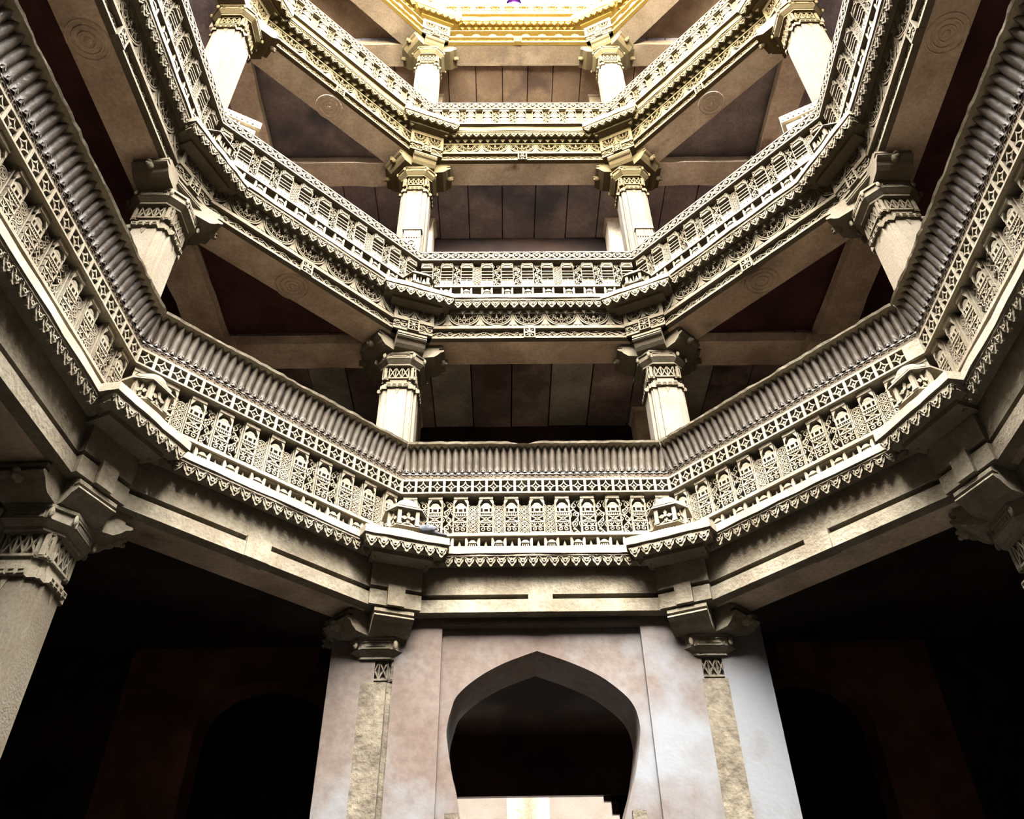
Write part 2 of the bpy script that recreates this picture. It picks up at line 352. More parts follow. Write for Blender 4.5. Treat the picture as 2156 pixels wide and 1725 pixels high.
def p_leafspike():
    mb = MB(); mb.prism([(-.03, 0), (.03, 0), (.014, .03), (0, .075), (-.014, .03)], -.012, .01); mb.disc(0, .02, .010, -.02, -.012, 6); return mb

# ---------------------------------------------------------------- cornices, parapets, beams
def n_fit(L, pitch): return max(1, round(L / pitch))
TIER = {
 1: dict(m=T1M, slab=(.953, 1.238, 1.262), drop=(.961, 1.231), facet=(.868, .240, 1.262), word='lowest', pd=.092),
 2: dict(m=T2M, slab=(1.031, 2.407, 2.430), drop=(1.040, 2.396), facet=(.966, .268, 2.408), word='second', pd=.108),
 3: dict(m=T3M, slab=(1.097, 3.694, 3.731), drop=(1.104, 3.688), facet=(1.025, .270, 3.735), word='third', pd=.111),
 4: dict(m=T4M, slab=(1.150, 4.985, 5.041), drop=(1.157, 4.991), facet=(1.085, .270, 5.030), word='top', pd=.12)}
PARA_LOOK = {1: 'under the leaf-carved seat back', 2: 'under the ring-chain rail and louvred panels', 3: 'under the yellowish domed panels', 4: 'tinted with golden glow just below the sky'}
def slab_mesh(bay, T, a0, zb):
    a, z0, z1 = T['slab']; mb = MB(); nseg = 14; rnd = random.Random(int(z0 * 1000) + int(bay.ang * 100))
    xf = lambda q: bay.X(a, -1, a0) + (bay.X(a, 1, a0) - bay.X(a, -1, a0)) * q
    vs_, fs = [], []
    for i in range(nseg + 1):
        q = i / nseg; j1, j2, j3 = (rnd.uniform(-.006, .006) for _ in range(3)); y = bay.Y(a, a0)
        yb = bay.Y(a + .10, a0); xb = bay.X(a + .10, -1, a0) + (bay.X(a + .10, 1, a0) - bay.X(a + .10, -1, a0)) * q
        vs_ += [(xf(q), y + j1, U * (z0 - zb) + j2), (xf(q), y + j1 + .006, U * (z1 - zb) + j3), (xb, yb, U * (z1 - zb)), (xb, yb, U * (z0 - zb))]
    for i in range(nseg):
        for k in range(4): fs.append((i * 4 + k, (i + 1) * 4 + k, (i + 1) * 4 + (k + 1) % 4, i * 4 + (k + 1) % 4))
    return mb.add(vs_, fs)
def cornice(tier, bay):
    T = TIER[tier]; a0, z0, z1 = T['slab']; zb = z0; m = T['m']
    t = thing('stone_cornice', f"{bay.word} eave slab of the {T['word']} balcony, {PARA_LOOK[tier]}", 'cornice', bay.origin(a0, zb), bay.ang, 'eave slabs round the shaft')
    part('slab', slab_mesh(bay, T, a0, zb).mesh('slab', m), t)
    da, dz = T['drop']; ub = MB()
    mbox(ub, bay, a0, da + .012, da + .11, dz - .012, z0 + .001, zb)       # backing the drops hang against
    mbox(ub, bay, a0, da - .004, da + .03, dz, z0 + .001, zb)
    part('drop_band', ub.mesh('drop_band', m), t)
    L = bay.X(a0, 1, a0) - bay.X(a0, -1, a0) - 2 * T['facet'][1] * U * .26
    n = n_fit(L, T['pd']); p = L / n; me = shared('drop', m, p_drop)
    for i in range(n):
        part('drop', me, t, (-L / 2 + p * (i + .5), bay.Y(da, a0), U * (dz - zb)), 0, (p / .092, 1, 1 if tier == 1 else 1.15))
    if tier > 1:      # second row of small teeth behind
        sb = MB()
        for i in range(n):
            x = -L / 2 + p * (i + 1); y = bay.Y(da + .03, a0); zt = U * (dz - zb)
            sb.prism([(x - p * .32, zt - .06), (x, zt - .125), (x + p * .32, zt - .06)], y, y + .03)
        mbox(sb, bay, a0, da + .03, da + .05, dz - .02, dz, zb)
        part('inner_teeth', sb.mesh('inner_teeth', m), t)
    return t
def corner_cornice(tier, c):
    T = TIER[tier]; s, ln, zt = T['facet']; m = T['m']; a, z0, z1 = T['slab']; th = z1 - z0
    t = thing('corner_cornice', f"{c.word} corner eave slab of the {T['word']} balcony, jutting out with scalloped drops", 'cornice', c.at(s, zt - th), c.ang, 'corner eave slabs')
    hw = ln * U / 2; H = th * U; rnd = random.Random(tier * 10 + len(c.word)); mb = MB(); D = .30
    n = 8; vs_, fs = [], []
    for i in range(n + 1):
        q = -1 + 2 * i / n; j1, j2, j3 = (rnd.uniform(-.005, .005) for _ in range(3))
        vs_ += [(q * hw, j1, j2), (q * hw, j1 + .004, H + j3), (q * (hw + .07), D, H), (q * (hw + .07), D, 0)]
    for i in range(n):
        for k in range(4): fs.append((i * 4 + k, (i + 1) * 4 + k, (i + 1) * 4 + (k + 1) % 4, i * 4 + (k + 1) % 4))
    fs += [(0, 1, 2, 3), (n * 4 + 3, n * 4 + 2, n * 4 + 1, n * 4)]
    part('slab', mb.add(vs_, fs).mesh('slab', m), t)
    dd = .030 if tier == 1 else .022
    ub = MB(); ub.box(-hw + .01, hw - .01, dd - .01, .3, -.03, .0); ub.box(-hw + .02, hw - .02, dd + .03, .3, -.06, -.03)
    ub.box(-hw * .72, hw * .72, dd + .10, .34, -.10, -.06)
    part('drop_band', ub.mesh('drop_band', m), t)
    k = n_fit(2 * hw - .03, T['pd']); p = (2 * hw - .03) / k; me = shared('drop', m, p_drop)
    for i in range(k): part('drop', me, t, (-hw + .015 + p * (i + .5), dd - .012, -.026), 0, (p / .092, 1, 1 if tier == 1 else 1.1))
    return t
def coping(bay, a0, zb):             # broken, weathered top edge of the seat back
    mb = MB(); n = 46; rnd = random.Random(int(bay.ang * 50) + 3); vs_, fs = [], []
    x0, x1 = bay.X(.957, -1, a0), bay.X(.957, 1, a0)
    notch = {'front': .455, 'right diagonal': .55}.get(bay.word)
    for i in range(n + 1):
        q = i / n; x = x0 + (x1 - x0) * q; j = rnd.uniform(-.006, .006); d = 0
        if bay.word == 'front' and abs(q - .455) < .045: d = -.035 * (1 - abs(q - .455) / .045) - .012
        if bay.word != 'front' and int(q * 9) % 3 == 1: d = -.008
        xb = bay.X(1.0, -1, a0) + (bay.X(1.0, 1, a0) - bay.X(1.0, -1, a0)) * q
        y = bay.Y(.957, a0); ht = U * (1.651 - zb)
        vs_ += [(x, y + .01 + j, ht - .032), (x, y + j - d * .5, ht - .012 + d * .6), (x, y + .03 - d * .5, ht + j * .7 + d), (xb, bay.Y(1.0, a0), ht + d * .5), (xb, bay.Y(1.0, a0), ht - .05)]
    for i in range(n):
        for k in range(5): fs.append((i * 5 + k, (i + 1) * 5 + k, (i + 1) * 5 + (k + 1) % 5, i * 5 + (k + 1) % 5))
    return mb.add(vs_, fs)
def spread(t, name, me, n, pitch, nominal, y, z, off=0.0, sz=1.0):
    out = []
    for i in range(n):
        out.append(part(name, me, t, (off + (i - (n - 1) / 2) * pitch, y, z), 0, (pitch / nominal, 1, sz)))
    return out
def parapet1(bay):
    a0, zb = 1.03, 1.262; m = T1M
    t = thing('stone_parapet', f"{bay.word} parapet of the lowest balcony, star lattice rail under a leaf-carved leaning seat back", 'parapet', bay.origin(a0, zb), bay.ang, 'parapets with leaf-carved seat backs')
    mb = MB(); mbox(mb, bay, a0, 1.085, 1.11, 1.262, 1.50, zb); mbox(mb, bay, a0, 1.03, 1.09, 1.319, 1.329, zb); mbox(mb, bay, a0, .99, 1.03, 1.262, 1.2815, zb); part('back_wall', mb.mesh('back_wall', m), t)
    W = bay.X(1.03, 1, a0) - bay.X(1.03, -1, a0); cx = (bay.X(1.03, 1, a0) + bay.X(1.03, -1, a0)) / 2
    # row of tiny shrines and the ledge above them
    mb = MB(); mbox(mb, bay, a0, .992, 1.03, 1.3205, 1.329, zb); mbox(mb, bay, a0, 1.000, 1.03, 1.3165, 1.3205, zb)
    part('ledge', mb.mesh('ledge', m), t)
    pitch = W / 11.0; n = 10
    spread(t, 'shrine_niche', shared('niche', m, p_niche), n, pitch, pitch, bay.Y(1.004, a0), 0.058, cx, 1.15)
    spread(t, 'leaf_spike', shared('leafspike', m, p_leafspike), n - 1, pitch, pitch, bay.Y(1.010, a0), 0.058, cx, 1.25)
    # tall panels
    zp = U * (1.329 - zb); me = shared('shrine_panel', m, p_shrine)
    spread(t, 'shrine_panel', me, 11, pitch, pitch, 0, zp, cx, 1.02)
    vs3 = [shared('ring_scroll', m, p_rings), shared('vine_a', m, lambda: p_vine(1)), shared('vine_b', m, lambda: p_vine(2, n=4)), shared('ring_scroll', m, p_rings)]
    rnd = random.Random(int(bay.ang * 90)); off = rnd.randint(0, 3)
    for i in range(10):
        part('scroll_panel', vs3[(i + off) % 4 if bay.word != 'front' else (1, 1, 0, 0, 0, 0, 2, 2, 1, 2)[i]], t, (cx + (i - 4.5) * pitch, 0, zp))
    # lattice rail
    mb = MB()
    mbox(mb, bay, a0, 1.001, 1.09, 1.4795, 1.483, zb); mbox(mb, bay, a0, 1.06, 1.09, 1.483, 1.531, zb); mbox(mb, bay, a0, 1.001, 1.09, 1.5295, 1.533, zb)
    part('rail_core', mb.mesh('rail_core', m), t)
    Lr = bay.X(1.0, 1, a0) - bay.X(1.0, -1, a0); cr = (bay.X(1.0, 1, a0) + bay.X(1.0, -1, a0)) / 2; k = 19; p = Lr / k
    tiles = spread(t, 'lattice_tile', shared('star_tile', m, p_star), k, p, .1355, bay.Y(1.0, a0), U * (1.4785 - zb), cr)
    if bay.word == 'right diagonal':           # the repaired, uncarved tile at the far end
        tiles[-1].data = shared('plain_tile', T1B, lambda: MB().box(-.068, .068, .0, .06, 0, .156)); tiles[-1]['label'] = 'plain repaired tile'
    mb = MB(); mbox(mb, bay, a0, 1.006, 1.03, 1.533, 1.5525, zb)
    sb = part('scroll_band', mb.mesh('scroll_band', BAND), t)
    cb = MB()
    for i in range(38):
        x = cr + (i - 18.5) * Lr / 38; y = bay.Y(1.006, a0)
        cb.ribbon([(x + .024 * cos(.6 + 4.2 * q / 6) * (1 - .06 * q), U * (1.5425 - zb) + .020 * sin(.6 + 4.2 * q / 6)) for q in range(7)], .007, y - .007, y)
        cb.box(x + Lr / 76 - .003, x + Lr / 76 + .003, y - .008, y, U * (1.534 - zb), U * (1.552 - zb))
    part('curl_carving', cb.mesh('curl_carving', BAND), t, kind='stuff')
    mb = MB(); mbox(mb, bay, a0, 1.003, 1.05, 1.552, 1.557, zb)
    prof = [(1.004, 1.557), (1.001, 1.572), (.994, 1.592), (.985, 1.612), (.974, 1.632), (.968, 1.644), (1.03, 1.644), (1.04, 1.557)]
    yy = lambda a: bay.Y(a, a0)
    mb.add([(bay.X(a, -1, a0), yy(a) + .045, U * (z - zb)) for a, z in prof] + [(bay.X(a, 1, a0), yy(a) + .045, U * (z - zb)) for a, z in prof],
           [(i, (i + 1) % 8, (i + 1) % 8 + 8, i + 8) for i in range(8)])
    part('seat_back', mb.mesh('seat_back', PET), t)
    pm = smooth(shared('petal', PET, p_petal)); n = 38
    for i in range(n):
        q = (i + .5) / n; zb_ = 1.557
        part('petal', pm, t, (bay.X(1.002, -1, a0) + (bay.X(1.002, 1, a0) - bay.X(1.002, -1, a0)) * q, yy(1.003), U * (zb_ - zb)), 0, (Lr / n / .068, 1.12, 1.09))
    part('coping', coping(bay, a0, zb).mesh('coping', T1B), t, label='worn and chipped pale coping edge')
def rail_rings(t, bay, a0, zb, a, z0, z1, m, lab_n=None):
    mb = MB(); e = .11 * (z1 - z0) / .048
    mbox(mb, bay, a0, a - .004, a + .03, z0, z0 + .008, zb); mbox(mb, bay, a0, a - .004, a + .03, z1 - .006, z1, zb); mbox(mb, bay, a0, a + .006, a + .03, z0 + .008, z1 - .006, zb)
    part('rail', mb.mesh('rail', m), t)
    L = bay.X(a, 1, a0) - bay.X(a, -1, a0); c = (bay.X(a, 1, a0) + bay.X(a, -1, a0)) / 2; n = n_fit(L, .12); p = L / n
    spread(t, 'rail_ring', shared('rail_ring', m, p_ringrail), n, p, .12, bay.Y(a, a0), U * (z0 + .008 - zb), c, U * (z1 - z0 - .014) / .10)
def parapet2(bay):
    a0, zb = 1.055, 2.43; m = T2M
    t = thing('stone_parapet', f"{bay.word} parapet of the second balcony, louvred panels between scroll strips under a ring-chain rail", 'parapet', bay.origin(a0, zb), bay.ang, 'parapets with ring-chain rails and louvred panels')
    mb = MB(); mbox(mb, bay, a0, 1.09, 1.12, 2.43, 2.63, zb); mbox(mb, bay, a0, 1.05, 1.1, 2.47, 2.4845, zb); part('back_wall', mb.mesh('back_wall', m), t)
    mb = MB(); mbox(mb, bay, a0, 1.036, 1.06, 2.474, 2.4845, zb); part('ledge', mb.mesh('ledge', m), t)
    W = bay.X(1.055, 1, a0) - bay.X(1.055, -1, a0); cx = (bay.X(1.055, 1, a0) + bay.X(1.055, -1, a0)) / 2; n = 11; p = W / n; zp = U * (2.4845 - zb)
    spread(t, 'shrine_niche', shared('niche', m, p_niche), n, p, p, bay.Y(1.046, a0), 0, cx, 1.42)
    spread(t, 'louvred_panel', shared('louver', m, p_louver), n, p, p, 0, zp, cx, .98)
    vs3 = [shared('vine_c', m, lambda: p_vine(3, n=6)), shared('vine_a', m, lambda: p_vine(1)), shared('ring_scroll', m, p_rings), shared('vine_d', m, lambda: p_vine(5, n=6))]
    for i in range(n - 1): part('scroll_panel', vs3[(i * 3 + int(bay.ang * 7)) % 4], t, (cx + (i - (n - 2) / 2) * p, -.01, zp))
    rail_rings(t, bay, a0, zb, 1.026, 2.619, 2.670, m)
    mb = MB(); mbox(mb, bay, a0, 1.030, 1.09, 2.617, 2.668, zb); part('rail_core', mb.mesh('rail_core', m), t)
def parapet3(tier, bay):
    T = TIER[tier]; m = T['m']
    a0, zb, zt, ra, r0, r1 = (1.105, 3.731, 3.866, 1.085, 3.864, 3.925) if tier == 3 else (1.158, 5.041, 5.150, 1.145, 5.150, 5.190)
    look = 'yellowish domed shrine panels under a ring-chain rail' if tier == 3 else 'bright golden carved panels against the sky'
    t = thing('stone_parapet', f"{bay.word} parapet of the {T['word']} balcony, {look}", 'parapet', bay.origin(a0, zb), bay.ang, f"parapets of the {T['word']} balcony")
    mb = MB(); mbox(mb, bay, a0, a0, a0 + .05, zb, r1 - .004, zb); part('back_wall', mb.mesh('back_wall', m), t)
    W = bay.X(a0, 1, a0) - bay.X(a0, -1, a0); cx = (bay.X(a0, 1, a0) + bay.X(a0, -1, a0)) / 2; n = 11; p = W / n; k = U * (zt - zb) / .40
    mb = MB(); mbox(mb, bay, a0, a0 - .022, a0, zb, zb + .010, zb); part('ledge', mb.mesh('ledge', m), t)
    spread(t, 'domed_panel', shared('domed_panel', m, p_dome), n, p, p, 0, .03, cx, k * .93)
    vs3 = [shared('vine_e', m, lambda: p_vine(8, n=6)), shared('ring_scroll', m, p_rings), shared('vine_d', m, lambda: p_vine(5, n=6))]
    for i in range(n - 1): o = part('scroll_panel', vs3[(i * 2) % 3], t, (cx + (i - (n - 2) / 2) * p, -.006, .03), 0, (1, 1, k * .88))
    rail_rings(t, bay, a0, zb, ra, r0, r1, m)
    mb = MB(); mbox(mb, bay, a0, ra + .004, a0 + .03, r0 - .002, r1 - .002, zb); part('rail_core', mb.mesh('rail_core', m), t)
    if bay.word == 'front' or tier == 3:
        pass
BEAM = {1: (1.000, 1.077), 2: (1.078, 2.234), 3: (1.142, 3.508), 4: (1.165, 4.745)}
def beam_plain(bay):
    a0, zb = BEAM[1]; m = T1B
    t = thing('stone_beam', f"{bay.word} plain lintel beam under the lowest balcony, long slot split by a block", 'beam', bay.origin(a0, zb), bay.ang, 'plain beams under the lowest balcony')
    mb = MB(); mbox(mb, bay, a0, 1.0, 1.13, 1.1325, 1.232, zb); part('upper_fascia', mb.mesh('upper_fascia', m), t)
    mb = MB(); mbox(mb, bay, a0, 1.06, 1.13, 1.112, 1.134, zb); part('slot_back', mb.mesh('slot_back', m), t)
    mb = MB(); mbox(mb, bay, a0, .996, 1.03, 1.077, 1.1155, zb); part('lower_fascia', mb.mesh('lower_fascia', m), t)
    mb = MB(); mbox(mb, bay, a0, 1.03, 1.13, 1.0775, 1.113, zb); part('soffit', mb.mesh('soffit', SOF), t, label='rough brown underside')  # underside: brown base with random darker blotches
    mb = MB(); hw = .034 * U; c = (bay.X(1, 1, a0) + bay.X(1, -1, a0)) / 2
    mb.box(c - hw, c + hw, -.022, .1, -.004, U * .056); part('key_block', mb.mesh('key_block', m), t)
def beam_carved(lv, bay):
    a0, zb = BEAM[lv]; T = TIER[lv]; m = T['m']; w2 = {2: 'second', 3: 'third', 4: 'top'}[lv]
    sf = {2: SOF, 3: SOFU, 4: SOFT}[lv]
    lookb = {2: 'cream carved beam with festoon frieze and vine band', 3: 'pale yellow carved beam with festoon frieze', 4: 'golden carved beam with bossed frieze'}[lv]
    t = thing('stone_beam', f"{bay.word} {lookb}, below the {w2} balcony eave", 'beam', bay.origin(a0, zb), bay.ang, f'carved beams below the {w2} balcony')
    dz = lambda z: z
    q = lambda nm, af, ab, z0, z1, mm, lab=None: part(nm, mbox(MB(), bay, a0, af, ab, zb + z0, zb + z1, zb).mesh(nm, mm), t, label=lab)
    q('soffit', a0 + .0215, a0 + .142, .0005, .05, sf, 'stained brown underside')  # underside: brownish base with random dark stains
    if lv < 4 and bay.word != 'front':
        def rosette():
            g = MB()
            for r in (.07, .12, .17): g.lathe([(r - .012, 0), (r - .006, -.014), (r + .006, -.014), (r + .012, 0)], 20)
            return g.ball((0, 0, 0), (.035, .035, .02), 10, 6)
        part('soffit_rosette', shared('soffit_rosette', sf, rosette), t, ((bay.X(a0 + .08, 1, a0) + bay.X(a0 + .08, -1, a0)) / 2, U * .082, .002))
    q('lower_fillet', a0, a0 + .02, 0, .009, m); q('band_back', a0 + .012, a0 + .03, .009, .046, m)
    q('upper_fillet', a0 - .006, a0 + .03, .046, .060, m); q('frieze_back', a0 + .060, a0 + .142, .05, .20, m); q('top_bed', a0 - .004, a0 + .05, .128, .136, m)
    c = (bay.X(a0, 1, a0) + bay.X(a0, -1, a0)) / 2; L = bay.X(a0, 1, a0) - bay.X(a0, -1, a0); kw = .135
    hl = L / 2 - kw / 2; me = shared('vine_band%d' % round(hl * 20), m, lambda: p_vband(hl, U * .036, 4))
    for s_ in (-1, 1): part('vine_band', me, t, (c + s_ * (kw / 2 + hl / 2), U * bay.k * .012, U * .009))
    part('key_block', shared('key%d' % (lv % 2), m, lambda: p_key(kw, U * .060, lv % 2)), t, (c, 0, -.012))
    if lv < 4:
        k = 7; p = L / k - .012
        spread(t, 'festoon', shared('festoon', m, p_arch), k, p, .318, U * bay.k * -.002, U * .060, c)
    else:
        for i in range(10): part('boss', shared('boss', m, lambda: MB().circle(0, .1, .06, .018, -.01, .03, 12).disc(0, .1, .032, -.02, .03, 10)), t, (c + (i - 4.5) * L / 10, U * bay.k * .012, U * .060))

# ---------------------------------------------------------------- pillars
def redent(h):        # square with stepped corners
    a, b, c = h * .52, h * .77, h
    q = [(a, c), (a, b + (c - b) * .35), (b, b + (c - b) * .35), (b, b), (b + (c - b) * .35, b), (b + (c - b) * .35, a), (c, a)]
    pts = []
    for k in range(4):
        for x, y in q[::-1]:
            for _ in range(k): x, y = -y, x
            pts.append((x, y))
    return pts
def neck_lattice():
    mb = MB(); h = .062 * U; zz = -.150 * U; H = .050 * U
    for k in range(4):
        f = MB()
        for x0, x1, y in ((-h * .56, h * .56, -h), (-h * .95, -h * .60, -h * .86), (h * .60, h * .95, -h * .86)):
            f.box(x0, x1, y - .004, y + .03, -.012, .004); f.box(x0, x1, y - .004, y + .03, H - .004, H + .01)
            n = 3 if x1 - x0 > h * .8 else 1; s = (x1 - x0) / n
            for i in range(n):
                xa, xb = x0 + i * s, x0 + (i + 1) * s
                f.ribbon([(xa, 0), (xb, H)], .011, y, y + .03); f.ribbon([(xb, 0), (xa, H)], .011, y, y + .03); f.box(xa - .005, xa + .005, y, y + .03, 0, H)
            f.box(x1 - .005, x1 + .005, y, y + .03, 0, H)
        mb.merge(f, Matrix.Translation((0, 0, -.172 * U)) @ Matrix.Rotation(k * pi / 2, 4, 'Z'))
    return mb
def arm_mesh(L):      # bracket arm: runs along -y from the axis, S-curved belly, rolled end
    mb = MB(); hw = .055 * U; z = lambda q: q * U
    prof = [(-.02, z(-.001)), (-L + .035, z(-.001)), (-L + .035, z(-.008)), (-L, z(-.009)), (-L, z(-.018)), (-L + .045, z(-.020)), (-L + .045, z(-.026)), (-L - .008, z(-.027)), (-L - .014, z(-.032)), (-L + .004, z(-.037)),
            (-L + .03, z(-.040)), (-L + .06, z(-.052)), (-L + .10, z(-.062)), (-L * .45, z(-.066)), (-.02, z(-.066))]
    mb.xprism(prof, -hw, hw)
    return mb
def snout():
    mb = MB(); mb.ball((0, 0.01, 0), (.04, .045, .045), 10, 7); mb.ball((0, -.025, .022), (.028, .03, .02), 8, 6); mb.ball((0, -.03, -.02), (.02, .022, .02), 8, 6); return mb
def abacus():
    mb = MB(); h = .086 * U; z = lambda q: q * U
    o = lambda r: [(r * .55, -r), (r, -r * .55), (r, r * .55), (r * .55, r), (-r * .55, r), (-r, r * .55), (-r, -r * .55), (-r * .55, -r)]
    mb.vprism(o(h * 1.04), z(-.074), z(-.066)); mb.vprism(o(h * .98), z(-.100), z(-.074)); mb.vprism(o(h * .86), z(-.112), z(-.100), o(h * 1.02)); mb.vprism(o(h * .84), z(-.120), z(-.112))
    for k in range(4):
        f = MB(); f.ribbon([(-h * .44, z(-.096)), (h * .44, z(-.096)), (h * .44, z(-.078)), (-h * .44, z(-.078))], .012, -h * 1.03, -h * .9, True); f.box(-h * .3, h * .3, -h * 1.015, -h * .9, z(-.091), z(-.083))
        mb.merge(f, Matrix.Rotation(k * pi / 2, 4, 'Z'))
    return mb
def leaf_tip():
    mb = MB(); mb.ball((0, 0, 0), (.020, .016, .036), 8, 6); return mb
def base_box(): # carved block with two rosettes and balusters, top moulding; front at -y, width .5
    mb = MB(); mb.box(-.25, .25, -.06, .10, 0, .34); mb.box(-.29, .29, -.10, .14, .34, .45); mb.box(-.26, .26, -.07, .1, -.05, 0)
    for s_ in (-1, 1):
        mb.circle(s_ * .16, .17, .07, .02, -.075, -.06, 12); mb.disc(s_ * .16, .17, .028, -.085, -.06, 8)
        for q in range(6): mb.ribbon([(s_ * .16 + .035 * cos(q * 1.047), .17 + .035 * sin(q * 1.047)), (s_ * .16 + .062 * cos(q * 1.047), .17 + .062 * sin(q * 1.047))], .022, -.074, -.06)
    for i in range(4):
        x = -.069 + i * .046; mb.box(x - .008, x + .008, -.085, -.06, .02, .33); mb.box(x - .013, x + .013, -.088, -.06, .14, .19)
    for i in range(9): mb.ribbon([(-.26 + i * .058, .36), (-.235 + i * .058, .43), (-.21 + i * .058, .36)], .012, -.115, -.10)
    return mb
def base_niche():
    mb = MB(); mb.box(-.13, .13, -.03, .05, 0, .36); mb.prism([(-.15, .36), (.15, .36), (.02, .48), (-.02, .48)], -.05, .05)
    mb.circle(0, .13, .06, .018, -.045, -.03, 12); mb.disc(0, .13, .025, -.055, -.03, 8)
    for i in range(7): mb.box(-.115 + i * .038 - .008, -.115 + i * .038 + .008, -.05, -.03, .23, .34)
    for x in (-.1, .1): mb.box(x - .012, x + .012, -.05, -.03, 0, .22)
    return mb
def base_flute():
    mb = MB()
    for i in range(6):
        x = -.125 + i * .05
        mb.lathe([(0, 0), (.030, .0), (.026, .12), (.022, .26), (.006, .34 + .02 * ((i * 7) % 3)), (0, .35)], 8, (x, -.01))
    mb.box(-.16, .16, -.03, .05, -.06, 0)
    return mb
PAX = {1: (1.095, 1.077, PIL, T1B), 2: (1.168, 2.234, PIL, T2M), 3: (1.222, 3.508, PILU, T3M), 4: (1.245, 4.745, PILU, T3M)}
FB = {1: (.958, .145), 2: (1.040, .150), 3: (1.098, .158), 4: (1.130, .158)}
PLAB = {1: {'FL': 'engaged pillar with rough stone strip in the plaster wall, left of the archway', 'FR': 'engaged pillar with rough stone strip in the plaster wall, right of the archway',
            'L': 'free-standing fluted pillar lit at the lower left edge', 'R': 'shadowed pillar capital at the lower right edge'},
        2: {'FL': 'pale pillar behind the seat back, left of the dark middle opening', 'FR': 'pale pillar behind the seat back, right of the dark middle opening',
            'L': 'bright angled pillar behind the far left bend of the seat back', 'R': 'bright angled pillar behind the far right bend of the seat back'},
        3: {'FL': 'pale pillar on the second balcony, front left, patch of carving at its foot', 'FR': 'pale pillar on the second balcony, front right, carved gabled niche at its foot',
            'L': 'pillar on the second balcony at far left with rosette-carved base block', 'R': 'pillar on the second balcony at far right with rosette-carved base block'},
        4: {'FL': 'bright pillar under the golden top eave, left, leaf-fluted foot', 'FR': 'bright pillar under the golden top eave, right, leaf-fluted foot'}}
